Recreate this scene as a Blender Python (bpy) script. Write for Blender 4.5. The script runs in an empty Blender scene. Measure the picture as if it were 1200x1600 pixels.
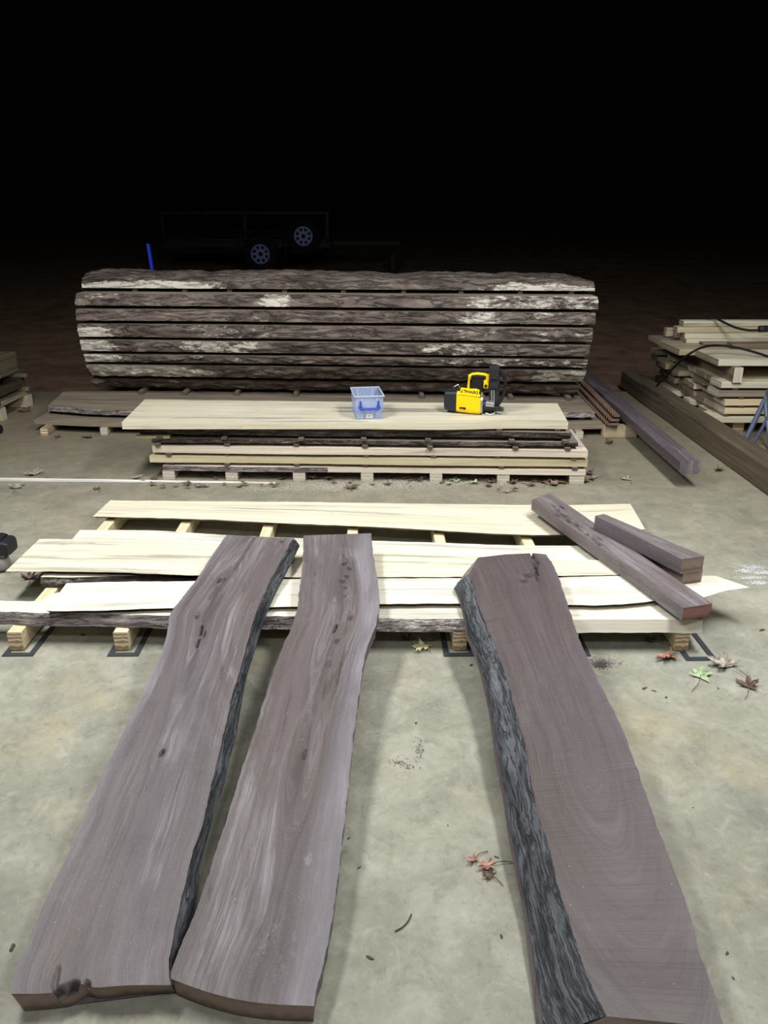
import bpy, bmesh, math, random
from mathutils import Vector, Matrix, noise as mnoise
import numpy as np

# ------------------------------------------------------------------ camera
SC = bpy.context.scene
COL = SC.collection
H = 1.45
PITCH = math.radians(21.0)
FPX = 1200.0
cam_d = bpy.data.cameras.new('camera')
cam_d.sensor_fit = 'HORIZONTAL'
cam_d.sensor_width = 36.0
cam_d.lens = 36.0 * FPX / 1200.0
cam_d.clip_end = 200
cam = bpy.data.objects.new('camera', cam_d)
COL.objects.link(cam)
cam.location = (0, 0, H)
cam.rotation_euler = (math.pi / 2 - PITCH, 0, 0)
SC.camera = cam

# ------------------------------------------------------------------ night sky
w = bpy.data.worlds.new('night'); SC.world = w
w.use_nodes = True
w.node_tree.nodes['Background'].inputs[0].default_value = (0.55, 0.65, 1.0, 1)
w.node_tree.nodes['Background'].inputs[1].default_value = 0.0006

# ------------------------------------------------------------------ shed strip lamps overhead
def strip_lamp(loc, power, sx, sy, tilt, color=(1.0, 0.985, 0.955), yaw=0):
    d = bpy.data.lights.new('shed_strip_light', 'AREA')
    d.shape = 'RECTANGLE'; d.size = sx; d.size_y = sy
    d.energy = power; d.color = color
    o = bpy.data.objects.new('shed_strip_light', d)
    COL.objects.link(o)
    o.location = loc
    o.rotation_euler = (math.radians(tilt), 0, math.radians(yaw))
    return o
strip_lamp((-1.45, 2.5, 3.0), 110, 0.5, 2.0, 25)
strip_lamp((1.45, 2.5, 3.0), 112, 0.5, 2.0, 25)
strip_lamp((0.0, -0.2, 3.0), 36, 1.6, 0.4, 22)

SC.view_settings.view_transform = 'Standard'
SC.view_settings.look = 'None'
SC.view_settings.gamma = 1.0
SC.view_settings.use_curve_mapping = False
SC.view_settings.exposure = 0.0

# ------------------------------------------------------------------ helpers
random.seed(7)
CT, ST = math.cos(PITCH), math.sin(PITCH)
CAM = Vector((0, 0, H))
def ray(px, py):
    a = (px - 600) / FPX; b = (py - 800) / FPX
    return Vector((a, CT - b * ST, -ST - b * CT))
def P(px, py, z=0.0):                       # where the sight line meets the level z
    d = ray(px, py); t = (z - H) / d.z
    return CAM + d * t
def PY(px, py, Y):                          # where it meets the upright plane y = Y
    d = ray(px, py); t = Y / d.y
    return CAM + d * t
def PT(px, py, z0, slope, y0):              # sloping plane z = z0 + slope*(y-y0)
    d = ray(px, py)
    t = (z0 + slope * (0 - y0) - H) / (d.z - slope * d.y)
    return CAM + d * t
def nz(x, y=0.0, z=0.0):
    return mnoise.noise(Vector((x, y, z)))

def tag(o, label=None, cat=None, group=None, kind=None):
    if label: o['label'] = label
    if cat: o['category'] = cat
    if group: o['group'] = group
    if kind or cat: o['kind'] = kind or 'thing'
    return o
def root(name, loc, label=None, cat=None, group=None, rz=0.0):
    o = bpy.data.objects.new(name, None)
    o.empty_display_size = 0.05
    COL.objects.link(o)
    o.location = loc; o.rotation_euler = (0, 0, rz)
    return tag(o, label, cat, group)

def mk(name, verts, faces, mats, origin=(0, 0, 0), parent=None, uv=None, attrs=None, fmat=None, smooth=False):
    """verts in world (minus origin -> local); uv: per-face list of uv lists, or per-vertex list"""
    o3 = Vector(origin)
    me = bpy.data.meshes.new(name)
    me.from_pydata([tuple(Vector(v) - o3) for v in verts], [], faces)
    if not isinstance(mats, (list, tuple)): mats = [mats]
    for m in mats: me.materials.append(m)
    if fmat is not None: me.polygons.foreach_set('material_index', fmat)
    if uv is not None:
        l = me.uv_layers.new(name='UVMap')
        flat = []
        if len(uv) == len(verts) and not isinstance(uv[0][0], (tuple, list)):
            for f in faces:
                for i in f: flat += [uv[i][0], uv[i][1]]
        else:
            for fu in uv:
                for c in fu: flat += [c[0], c[1]]
        l.data.foreach_set('uv', flat)
    if attrs:
        for k, vals in attrs.items():
            a = me.attributes.new(k, 'FLOAT', 'POINT')
            a.data.foreach_set('value', vals)
    if smooth: me.polygons.foreach_set('use_smooth', [True] * len(me.polygons))
    me.update()
    ob = bpy.data.objects.new(name, me)
    COL.objects.link(ob)
    if parent is not None: ob.parent = parent
    else: ob.location = o3
    return ob

def dup(o, loc=None, rz=None, label=None):
    c = o.copy(); COL.objects.link(c)
    if loc is not None: c.location = loc
    if rz is not None: c.rotation_euler = (c.rotation_euler[0], c.rotation_euler[1], rz)
    if label: c['label'] = label
    for ch in o.children:
        k = ch.copy(); COL.objects.link(k); k.parent = c
    return c

# ------------------------------------------------------------------ materials
def s2l(*c):
    return tuple((x / 255 / 12.92) if x / 255 <= 0.04045 else ((x / 255 + 0.055) / 1.055) ** 2.4 for x in c) + (1.0,)

class NT:
    def __init__(s, name):
        s.m = bpy.data.materials.new(name); s.m.use_nodes = True
        s.t = s.m.node_tree; s.b = s.t.nodes['Principled BSDF']
        s.b.inputs['Specular IOR Level'].default_value = 0.3
    def n(s, typ, **kw):
        x = s.t.nodes.new(typ)
        for k, v in kw.items():
            if k in x.inputs.keys() if not hasattr(x, k) else False: x.inputs[k].default_value = v
            else: setattr(x, k, v)
        return x
    def lk(s, a, b): s.t.links.new(a, b)
    def uv(s, su, sv, rnd=True, src='UV'):
        tc = s.n('ShaderNodeTexCoord')
        mp = s.n('ShaderNodeMapping'); mp.inputs['Scale'].default_value = (su, sv, 1 if src == 'UV' else su)
        s.lk(tc.outputs[src], mp.inputs['Vector'])
        if rnd:
            oi = s.n('ShaderNodeObjectInfo')
            ml = s.n('ShaderNodeMath', operation='MULTIPLY'); ml.inputs[1].default_value = 37.0
            s.lk(oi.outputs['Random'], ml.inputs[0])
            s.lk(ml.outputs[0], mp.inputs['Location'])
        return mp.outputs[0]
    def noise(s, vec, scale=1.0, detail=4.0, rough=0.55, dist=0.0):
        x = s.n('ShaderNodeTexNoise')
        x.inputs['Scale'].default_value = scale; x.inputs['Detail'].default_value = detail
        x.inputs['Roughness'].default_value = rough; x.inputs['Distortion'].default_value = dist
        s.lk(vec, x.inputs['Vector']); return x.outputs['Fac']
    def ramp(s, fac, stops):
        x = s.n('ShaderNodeValToRGB')
        el = x.color_ramp.elements
        while len(el) < len(stops): el.new(0.5)
        for e, (p, c) in zip(el, stops):
            e.position = p; e.color = c if len(c) == 4 else tuple(c) + (1,)
        s.lk(fac, x.inputs['Fac']); return x.outputs['Color']
    def mask(s, fac, lo, hi):
        x = s.n('ShaderNodeMapRange'); x.interpolation_type = 'SMOOTHSTEP'
        x.inputs['From Min'].default_value = lo; x.inputs['From Max'].default_value = hi
        s.lk(fac, x.inputs['Value']); return x.outputs['Result']
    def mix(s, fac, a, b, mode='MIX'):
        x = s.n('ShaderNodeMix', data_type='RGBA', blend_type=mode)
        if isinstance(fac, (int, float)): x.inputs['Factor'].default_value = fac
        else: s.lk(fac, x.inputs['Factor'])
        for v, k in ((a, 'A'), (b, 'B')):
            sock = [i for i in x.inputs if i.name == k and i.type == 'RGBA'][0]
            if isinstance(v, tuple): sock.default_value = v
            else: s.lk(v, sock)
        return [q for q in x.outputs if q.type == 'RGBA'][0]
    def math(s, op, a, b=0.0):
        x = s.n('ShaderNodeMath', operation=op)
        for i, v in enumerate((a, b)):
            if isinstance(v, (int, float)): x.inputs[i].default_value = v
            else: s.lk(v, x.inputs[i])
        return x.outputs[0]
    def attr(s, name):
        x = s.n('ShaderNodeAttribute'); x.attribute_name = name; return x.outputs['Fac']
    def bump(s, h, strength=0.3, dist=0.005, prev=None):
        x = s.n('ShaderNodeBump'); x.inputs['Strength'].default_value = strength; x.inputs['Distance'].default_value = dist
        s.lk(h, x.inputs['Height'])
        if prev is not None: s.lk(prev, x.inputs['Normal'])
        return x.outputs[0]
    def fin(s, col, rough=0.6, normal=None, spec=None):
        if isinstance(col, tuple): s.b.inputs['Base Color'].default_value = col
        else: s.lk(col, s.b.inputs['Base Color'])
        if isinstance(rough, (int, float)): s.b.inputs['Roughness'].default_value = rough
        else: s.lk(rough, s.b.inputs['Roughness'])
        if normal is not None: s.lk(normal, s.b.inputs['Normal'])
        if spec is not None: s.b.inputs['Specular IOR Level'].default_value = spec
        return s.m

def m_plain(name, col, rough=0.5, metal=0.0, spec=0.4, var=0.12):
    t = NT(name)
    v = t.uv(9, 9, src='Object')
    n = t.noise(v, 3.0, 3)
    d = tuple(c * (1 - var * 2) for c in col[:3]) + (1,)
    t.b.inputs['Metallic'].default_value = metal
    return t.fin(t.mix(n, d, tuple(min(1, c * (1 + var)) for c in col[:3]) + (1,)), rough, None, spec)

def m_walnut(name, dark, mid, light, saw=0.0, sap=(0.29, 0.275, 0.315, 1), pale=(0.345, 0.325, 0.355, 1)):
    t = NT(name)
    fine = t.noise(t.uv(240, 6.0), 1.0, 4, 0.65)
    streak = t.noise(t.uv(80, 2.2), 1.0, 5, 0.65, 0.25)
    band = t.noise(t.uv(22, 0.7), 1.0, 4, 0.6, 0.3)
    broad = t.noise(t.uv(9, 2.0), 1.0, 6, 0.65, 0.5)
    blotch = t.noise(t.uv(6, 4), 1.0, 6, 0.65, 0.5)
    grit = t.noise(t.uv(300, 240), 1.0, 2, 0.6)
    c = t.ramp(t.math('ADD', t.math('MULTIPLY', band, 0.55), t.math('MULTIPLY', streak, 0.45)), [(0.36, dark), (0.50, mid), (0.64, light)])
    hue = t.noise(t.uv(5, 0.7), 1.0, 3, 0.5)
    c = t.mix(t.math('MULTIPLY', t.mask(hue, 0.46, 0.66), 0.35), c, s2l(96, 84, 79))
    c = t.mix(t.math('MULTIPLY', t.mask(hue, 0.48, 0.30), 0.35), c, s2l(108, 102, 113))
    c = t.mix(t.math('MULTIPLY', t.mask(broad, 0.46, 0.70), t.math('ADD', t.math('MULTIPLY', t.mask(streak, 0.40, 0.62), 0.6), 0.12)), c, pale)
    c = t.mix(t.math('MULTIPLY', t.mask(blotch, 0.52, 0.74), 0.30), c, tuple(x * 0.7 for x in dark[:3]) + (1,))
    c = t.mix(t.math('MULTIPLY', t.mask(fine, 0.40, 0.72), 0.30), c, tuple(x * 0.62 for x in dark[:3]) + (1,))
    c = t.mix(t.math('MULTIPLY', t.attr('sap'), t.math('ADD', t.math('MULTIPLY', t.mask(broad, 0.35, 0.65), 0.35), 0.25)), c, sap)
    fz = t.noise(t.uv(70, 40), 1.0, 6, 0.75, 0.8)
    fzm = t.mask(t.math('ADD', t.math('MULTIPLY', fz, 0.7), t.math('MULTIPLY', t.math('SUBTRACT', t.attr('fuzz'), 0.5), 0.6)), 0.34, 0.50)
    c = t.mix(t.math('MULTIPLY', fzm, 0.45), c, s2l(168, 162, 172))
    c = t.mix(t.math('MULTIPLY', t.mask(grit, 0.50, 0.72), 0.14), c, pale)
    c = t.mix(t.math('MULTIPLY', t.attr('knot'), 0.85), c, (0.022, 0.018, 0.017, 1))
    chk = t.noise(t.uv(34, 1.3), 1.0, 3, 0.5, 0.6)
    chl = t.noise(t.uv(7, 2.4), 1.0, 2, 0.5)
    crack = t.math('MULTIPLY', t.mask(t.math('ABSOLUTE', t.math('SUBTRACT', chk, 0.5)), 0.010, 0.001), t.mask(chl, 0.56, 0.64))
    c = t.mix(t.math('MULTIPLY', crack, 0.65), c, (0.035, 0.030, 0.030, 1))
    speck = t.noise(t.uv(210, 160), 1.0, 1)
    c = t.mix(t.math('MULTIPLY', t.mask(speck, 0.77, 0.82), 0.7), c, (0.6, 0.56, 0.54, 1))
    # saw lines across the board
    sw = t.noise(t.uv(4, 230), 1.0, 2)
    swl = t.noise(t.uv(5, 3), 1.0, 3)
    c = t.mix(t.math('MULTIPLY', t.math('MULTIPLY', t.mask(sw, 0.54, 0.70), t.mask(swl, 0.40, 0.62)), saw), c, tuple(x * 0.75 for x in dark[:3]) + (1,))
    nb = t.bump(fine, 0.35, 0.002)
    nb = t.bump(sw, 0.10 + saw * 0.25, 0.002, nb)
    nb = t.bump(blotch, 0.25, 0.01, nb)
    rr = t.math('ADD', t.math('MULTIPLY', blotch, 0.3), 0.36)
    return t.fin(c, rr, nb, 0.42)

def m_maple(name, a, b, c3, streak, amt=0.6, dirt=0.0):
    t = NT(name)
    band = t.noise(t.uv(45, 1.1), 1.0, 5, 0.6, 0.3)
    c = t.ramp(band, [(0.3, b), (0.5, a), (0.7, c3)])
    st = t.noise(t.uv(28, 0.8), 1.0, 6, 0.65, 0.4)
    loc = t.noise(t.uv(5, 0.9), 1.0, 3)
    k = t.math('MULTIPLY', t.mask(st, 0.50, 0.64), t.mask(loc, 0.44, 0.56))
    c = t.mix(t.math('MULTIPLY', k, amt), c, streak)
    dots = t.noise(t.uv(60, 9), 1.0, 3, 0.6)
    c = t.mix(t.math('MULTIPLY', t.mask(dots, 0.66, 0.76), 0.55 * amt), c, (0.10, 0.09, 0.07, 1))
    if dirt > 0:
        dn = t.noise(t.uv(9, 2.5), 1.0, 5, 0.65)
        c = t.mix(t.math('MULTIPLY', t.mask(dn, 0.40, 0.65), dirt), c, (0.13, 0.105, 0.085, 1))
    fine = t.noise(t.uv(220, 5), 1.0, 2)
    c = t.mix(t.math('MULTIPLY', t.mask(fine, 0.4, 0.7), 0.22), c, b)
    return t.fin(c, 0.62, t.bump(fine, 0.25, 0.002), 0.25)

def m_endgrain(name, a, b):
    t = NT(name)
    wv = t.n('ShaderNodeTexWave', wave_type='RINGS'); wv.inputs['Scale'].default_value = 42
    wv.inputs['Distortion'].default_value = 2.2; wv.inputs['Detail'].default_value = 2
    tc = t.n('ShaderNodeTexCoord'); mp = t.n('ShaderNodeMapping')
    mp.inputs['Location'].default_value = (0.07, 0.02, 0.12)
    t.lk(tc.outputs['UV'], mp.inputs['Vector']); t.lk(mp.outputs[0], wv.inputs['Vector'])
    n = t.noise(t.uv(60, 60), 1.0, 3)
    c = t.mix(wv.outputs['Fac'], a, b)
    return t.fin(t.mix(t.math('MULTIPLY', n, 0.3), c, b), 0.75, None, 0.2)

def m_bark(name, dark, mid, light, pale=(0.55, 0.52, 0.48, 1), us=1.0, su=26, sv=7):
    t = NT(name)
    n1 = t.noise(t.uv(su * us, sv * us), 1.0, 8, 0.70, 0.5)
    n2 = t.noise(t.uv(7 * us, 1.8 * us), 1.0, 4, 0.6, 0.3)
    n3 = t.noise(t.uv(su * 3.5 * us, sv * 3.5 * us), 1.0, 5, 0.7)
    c = t.ramp(n1, [(0.30, dark), (0.50, mid), (0.72, light)])
    c = t.mix(t.math('MULTIPLY', t.mask(n2, 0.50, 0.70), 0.50), c, tuple(x * 0.65 for x in dark[:3]) + (1,))
    c = t.mix(t.math('MULTIPLY', t.mask(n2, 0.46, 0.30), 0.35), c, light)
    crk = t.noise(t.uv(su * 1.4 * us, sv * 0.55 * us), 1.0, 5, 0.6, 0.9)
    ridge = t.math('ABSOLUTE', t.math('SUBTRACT', crk, 0.5))
    c = t.mix(t.math('MULTIPLY', t.mask(ridge, 0.024, 0.002), 0.55), c, (0.012, 0.010, 0.009, 1))
    pk = t.attr('pale')
    pm = t.mask(t.math('ADD', t.math('MULTIPLY', n1, 0.5), t.math('ADD', t.math('MULTIPLY', n3, 0.70), t.math('SUBTRACT', pk, 0.675))), 0.46, 0.60)
    c = t.mix(t.math('MULTIPLY', pm, 0.92), c, pale)
    hb = t.math('ADD', t.math('ADD', n1, t.math('MULTIPLY', n3, 0.4)), t.mask(ridge, 0.0, 0.05))
    return t.fin(c, 0.85, t.bump(hb, 0.9, 0.012), 0.15)

W_DARK, W_MID, W_LIGHT = s2l(88, 81, 83), s2l(102, 95, 97), s2l(115, 107, 110)
M = {}
M['walnut'] = m_walnut('walnut_grey', W_DARK, W_MID, W_LIGHT)
M['walnut_brown'] = m_walnut('walnut_brown', s2l(79, 71, 71), s2l(90, 82, 83), s2l(100, 91, 93), 0.75, s2l(104, 94, 105), s2l(108, 99, 103))
M['walnut_post'] = m_walnut('walnut_post', s2l(98, 90, 91), s2l(114, 105, 107), s2l(128, 118, 122), 0.35)
M['walnut_end'] = m_endgrain('walnut_end_grain', s2l(160, 142, 134), s2l(122, 106, 100))
M['walnut_end2'] = m_endgrain('walnut_end_red', s2l(164, 124, 116), s2l(122, 90, 86))
M['walnut_bark'] = m_bark('walnut_bark', s2l(76, 79, 84), s2l(104, 108, 114), s2l(134, 139, 147), s2l(172, 174, 178), 1.0, 40, 9)
M['maple'] = m_maple('spalted_maple', s2l(228, 221, 200), s2l(208, 200, 176), s2l(237, 231, 214), s2l(144, 146, 134), 0.8)
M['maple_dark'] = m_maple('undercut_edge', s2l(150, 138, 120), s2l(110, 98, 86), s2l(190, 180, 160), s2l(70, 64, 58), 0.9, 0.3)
M['maple2'] = m_maple('pale_maple', s2l(233, 229, 214), s2l(216, 210, 192), s2l(241, 238, 227), s2l(160, 162, 151), 0.75)
M['maple_pink'] = m_maple('pinkish_maple', s2l(220, 210, 194), s2l(200, 186, 168), s2l(234, 227, 214), s2l(150, 134, 122), 0.7)
M['maple_stack'] = m_maple('stack_maple', s2l(220, 214, 192), s2l(202, 195, 170), s2l(230, 225, 207), s2l(140, 140, 128), 0.9, 0.10)
M['grey_board'] = m_maple('weathered_board', s2l(152, 141, 125), s2l(124, 113, 101), s2l(174, 164, 148), s2l(90, 84, 78), 0.8, 0.30)
M['yellow_board'] = m_maple('yellow_board', s2l(200, 189, 156), s2l(182, 170, 136), s2l(214, 205, 176), s2l(140, 128, 96), 0.5, 0.12)
M['pine'] = m_maple('pine', s2l(230, 216, 182), s2l(214, 194, 154), s2l(240, 230, 202), s2l(190, 160, 110), 0.4)
M['pine_dull'] = m_maple('dull_pine', s2l(186, 172, 144), s2l(160, 146, 120), s2l(204, 192, 166), s2l(120, 110, 92), 0.7, 0.25)
M['pine_end'] = m_endgrain('pine_end_grain', s2l(248, 238, 214), s2l(176, 142, 100))
M['white_end'] = m_endgrain('weathered_end', s2l(214, 208, 196), s2l(186, 178, 164))
M['dull_end'] = m_endgrain('dull_end', s2l(176, 164, 142), s2l(140, 128, 108))
M['sticker'] = m_maple('sticker_wood', s2l(136, 122, 104), s2l(106, 94, 80), s2l(160, 146, 126), s2l(80, 70, 60), 0.8, 0.3)
M['sticker_end'] = m_endgrain('sticker_end', s2l(120, 108, 94), s2l(88, 78, 68))
M['log_bark'] = m_bark('old_log_bark', s2l(74, 65, 61), s2l(117, 106, 100), s2l(158, 147, 139), s2l(226, 221, 211), 0.8, 16, 6)
M['log_wood'] = m_maple('log_sawn_face', s2l(170, 158, 138), s2l(140, 128, 112), s2l(196, 186, 168), s2l(92, 84, 76), 0.8, 0.4)
M['pale_bark'] = m_bark('pale_board_bark', s2l(108, 99, 101), s2l(154, 145, 145), s2l(200, 193, 190), s2l(230, 226, 216), 1.4)
M['dark_bark'] = m_bark('dark_thin_bark', s2l(54, 48, 48), s2l(92, 84, 82), s2l(134, 125, 121), s2l(200, 194, 184), 1.4)
M['timber'] = m_maple('old_timber', s2l(98, 89, 73), s2l(76, 68, 56), s2l(120, 111, 92), s2l(56, 54, 44), 0.9, 0.4)
M['timber_end'] = m_endgrain('old_timber_end', s2l(92, 80, 64), s2l(62, 54, 44))
M['beam'] = m_walnut('purple_beam', s2l(80, 72, 78), s2l(98, 89, 97), s2l(116, 107, 116), 0.3)
M['rubber'] = m_plain('black_frame', s2l(56, 60, 66), 0.6)
M['steel_rust'] = m_plain('rusty_sheet', s2l(118, 96, 82), 0.7, 0.2, 0.3, 0.3)
M['yellow'] = m_plain('yellow_plastic', s2l(252, 214, 8), 0.38, 0, 0.45, 0.02)
M['black'] = m_plain('black_plastic', s2l(38, 40, 46), 0.45, 0, 0.4, 0.1)
M['black2'] = m_plain('matt_black_rubber', s2l(26, 26, 28), 0.7, 0, 0.3, 0.1)
M['silver'] = m_plain('brushed_steel', s2l(190, 194, 200), 0.35, 0.85, 0.5, 0.06)
M['blue'] = m_plain('blue_plastic', s2l(58, 78, 190), 0.35, 0, 0.45, 0.06)
M['bluepost'] = m_plain('blue_paint', s2l(36, 70, 235), 0.5, 0, 0.4, 0.05)
M['bluegrey'] = m_plain('blue_grey_tube', s2l(98, 112, 138), 0.45, 0.2, 0.4, 0.1)
M['paper'] = m_plain('white_label', s2l(236, 240, 240), 0.6, 0, 0.3, 0.02)
M['ink'] = m_plain('black_ink', s2l(30, 30, 34), 0.6, 0, 0.2, 0.02)
M['wheel_white'] = m_plain('wheel_paint', s2l(104, 122, 172), 0.45, 0, 0.4, 0.05)
M['tyre'] = m_plain('tyre_rubber', s2l(24, 24, 25), 0.85, 0, 0.2, 0.1)
M['trailer'] = m_plain('dark_trailer_steel', s2l(20, 20, 22), 0.6, 0.2, 0.3, 0.1)
M['grey_plastic'] = m_plain('grey_plastic', s2l(150, 148, 144), 0.6, 0, 0.3, 0.08)
M['batten'] = m_maple('white_batten', s2l(238, 237, 232), s2l(220, 219, 214), s2l(246, 245, 242), s2l(150, 150, 150), 0.5)

def m_clear(name, op, ca, cb):
    t = NT(name)
    out = [n for n in t.t.nodes if n.type == 'OUTPUT_MATERIAL'][0]
    tr = t.n('ShaderNodeBsdfTransparent'); tr.inputs[0].default_value = (0.90, 0.93, 1.0, 1)
    n = t.noise(t.uv(40, 40, src='Object'), 1.0, 3)
    t.fin(t.mix(n, ca, cb), 0.25, None, 0.6)
    mx = t.n('ShaderNodeMixShader'); mx.inputs[0].default_value = op
    t.lk(tr.outputs[0], mx.inputs[1]); t.lk(t.b.outputs[0], mx.inputs[2]); t.lk(mx.outputs[0], out.inputs[0])
    return t.m
M['clear'] = m_clear('clear_plastic', 0.40, s2l(176, 196, 232), s2l(206, 220, 244))
M['clear_rim'] = m_clear('clear_plastic_rim', 0.72, s2l(200, 216, 240), s2l(226, 236, 248))

def m_concrete():
    t = NT('concrete')
    o = t.uv(1, 1, False, 'Object')
    big = t.noise(o, 1.1, 6, 0.6, 0.3)
    mid = t.noise(o, 4.5, 7, 0.68, 0.6)
    fine = t.noise(o, 38, 5, 0.7)
    warm = t.noise(t.uv(1.7, 1.7, False, 'Object'), 1.0, 4, 0.6, 0.5)
    c = t.ramp(t.math('ADD', t.math('MULTIPLY', mid, 0.6), t.math('MULTIPLY', big, 0.4)), [(0.32, s2l(126, 127, 116)), (0.50, s2l(153, 153, 140)), (0.66, s2l(180, 179, 166))])
    cool = t.noise(t.uv(1.3, 1.3, False, 'Object'), 1.0, 4, 0.6, 0.8)
    c = t.mix(t.math('MULTIPLY', t.mask(cool, 0.52, 0.70), 0.50), c, s2l(138, 146, 138))
    c = t.mix(t.math('MULTIPLY', t.mask(warm, 0.54, 0.72), 0.45), c, s2l(172, 161, 126))
    pink = t.noise(t.uv(2.1, 2.1, False, 'Object'), 1.7, 3, 0.5, 0.4)
    c = t.mix(t.math('MULTIPLY', t.mask(pink, 0.62, 0.76), 0.30), c, s2l(178, 156, 138))
    cloud = t.noise(o, 11, 7, 0.75, 0.7)
    c = t.mix(t.math('MULTIPLY', t.mask(cloud, 0.50, 0.68), 0.40), c, s2l(188, 185, 170))
    c = t.mix(t.math('MULTIPLY', t.mask(cloud, 0.48, 0.32), 0.40), c, s2l(112, 112, 98))
    c = t.mix(t.math('MULTIPLY', t.mask(fine, 0.55, 0.75), 0.35), c, s2l(194, 191, 178))
    c = t.mix(t.math('MULTIPLY', t.mask(fine, 0.46, 0.30), 0.35), c, s2l(108, 106, 94))
    stain = t.noise(o, 2.6, 8, 0.75, 1.2)
    c = t.mix(t.math('MULTIPLY', t.mask(stain, 0.60, 0.74), 0.35), c, s2l(112, 108, 98))
    pit = t.noise(o, 95, 2)
    c = t.mix(t.math('MULTIPLY', t.mask(pit, 0.73, 0.79), 0.55), c, s2l(84, 80, 74))
    tc_ = t.n('ShaderNodeTexCoord'); sp_x = t.n('ShaderNodeSeparateXYZ'); t.lk(tc_.outputs['Object'], sp_x.inputs[0])
    dst = t.math('MULTIPLY', t.mask(t.math('ADD', sp_x.outputs['Y'], t.math('MULTIPLY', big, 2.0)), 3.0, 7.4), 0.85)
    c = t.mix(dst, c, t.mix(cloud, s2l(112, 101, 82), s2l(142, 130, 108)))
    purple = t.noise(t.uv(1.9, 1.9, False, 'Object'), 3.1, 5, 0.7, 0.5)
    c = t.mix(t.math('MULTIPLY', t.mask(purple, 0.70, 0.78), 0.55), c, s2l(120, 112, 118))
    trow = t.noise(t.uv(3, 3, False, 'Object'), 2.0, 5, 0.6, 1.5)
    nb = t.bump(trow, 0.25, 0.01)
    nb = t.bump(fine, 0.2, 0.003, nb)
    return t.fin(c, t.math('ADD', t.math('MULTIPLY', mid, 0.25), 0.50), nb, 0.28)
M['concrete'] = m_concrete()
def m_dirt():
    t = NT('dirt')
    o = t.uv(1, 1, False, 'Object')
    a = t.noise(o, 3, 8, 0.7); b = t.noise(o, 26, 5, 0.7)
    c = t.ramp(a, [(0.3, s2l(106, 86, 70)), (0.5, s2l(142, 118, 98)), (0.7, s2l(166, 142, 120))])
    c = t.mix(t.math('MULTIPLY', t.mask(b, 0.5, 0.75), 0.5), c, s2l(88, 70, 58))
    return t.fin(c, 0.95, t.bump(b, 0.8, 0.02), 0.1)
M['dirt'] = m_dirt()
def m_leaf(name, a, b, c):
    t = NT(name)
    n = t.noise(t.uv(60, 60, src='Object'), 1.0, 4)
    return t.fin(t.ramp(n, [(0.3, a), (0.5, b), (0.7, c)]), 0.7, None, 0.2)
M['leaf_brown'] = m_leaf('dry_brown_leaf', s2l(70, 57, 50), s2l(102, 84, 74), s2l(140, 121, 106))
M['leaf_red'] = m_leaf('dry_red_leaf', s2l(140, 96, 82), s2l(170, 124, 108), s2l(200, 166, 150))
M['leaf_yellow'] = m_leaf('dry_yellow_leaf', s2l(216, 206, 154), s2l(238, 230, 186), s2l(246, 240, 208))
M['leaf_green'] = m_leaf('pale_green_leaf', s2l(120, 140, 104), s2l(170, 190, 148), s2l(204, 214, 180))
M['leaf_grey'] = m_leaf('grey_leaf', s2l(110, 100, 92), s2l(160, 152, 142), s2l(200, 194, 186))
M['chip'] = m_plain('bark_chip', s2l(92, 86, 80), 0.9, 0, 0.1, 0.2)
M['flake'] = m_plain('white_flakes', s2l(226, 228, 232), 0.8, 0, 0.2, 0.05)
M['dust'] = m_plain('grey_sawdust', s2l(196, 193, 182), 0.9, 0, 0.1, 0.1)

# ------------------------------------------------------------------ shape builders
def timber(name, a, b, wd, h, mat, end=None, parent=None, origin=None, seg=6, cham=0.003, wob=0.002, tip_w=None, tip_h=None, dims2=None):
    """a board or beam from a to b (centres of its underside)"""
    a = Vector(a); b = Vector(b)
    ax = (b - a); L = ax.length; ax.normalize()
    side = ax.cross(Vector((0, 0, 1))).normalized()
    up = side.cross(ax).normalized()
    end = end or mat
    w2 = tip_w or wd; h2 = tip_h or h
    V = []; Fc = []; U = []; FM = []
    sd = random.random() * 100
    for i in range(seg + 1):
        t = i / seg; c = a.lerp(b, t)
        ww = wd + (w2 - wd) * t; hh = h + (h2 - h) * t
        ox = nz(sd, t * 3) * wob * 2; 
        e = cham
        sec = [(-ww/2 + e, 0), (ww/2 - e, 0), (ww/2, e), (ww/2, hh - e), (ww/2 - e, hh), (-ww/2 + e, hh), (-ww/2, hh - e), (-ww/2, e)]
        for j, (x, z) in enumerate(sec):
            q = nz(sd + j * 3.1, t * 6) * wob
            V.append(c + side * (x + ox + (q if x > 0 else -q)) + up * (z if z < e * 1.5 else z + q * 0.5))
    per = [0, wd, wd, wd + h, wd + h, 2 * wd + h, 2 * wd + h, 2 * wd + 2 * h, 2 * wd + 2 * h]
    for i in range(seg):
        for j in range(8):
            k = (j + 1) % 8
            Fc.append((i*8 + j, i*8 + k, (i+1)*8 + k, (i+1)*8 + j)); FM.append(0)
            v0, v1 = i / seg * L, (i + 1) / seg * L
            U.append([(per[j], v0), (per[j+1], v0), (per[j+1], v1), (per[j], v1)])
    for base, rev in ((0, True), (seg * 8, False)):
        idx = [base + j for j in range(8)]
        if rev: idx = idx[::-1]
        Fc.append(tuple(idx)); FM.append(1)
        ct = a if rev else b
        U.append([((V[q] - ct).dot(side), (V[q] - ct).dot(up)) for q in idx])
    org = origin if origin is not None else a.lerp(b, 0.5)
    return mk(name, V, Fc, [mat, end], org, parent, U, None, FM)

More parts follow.
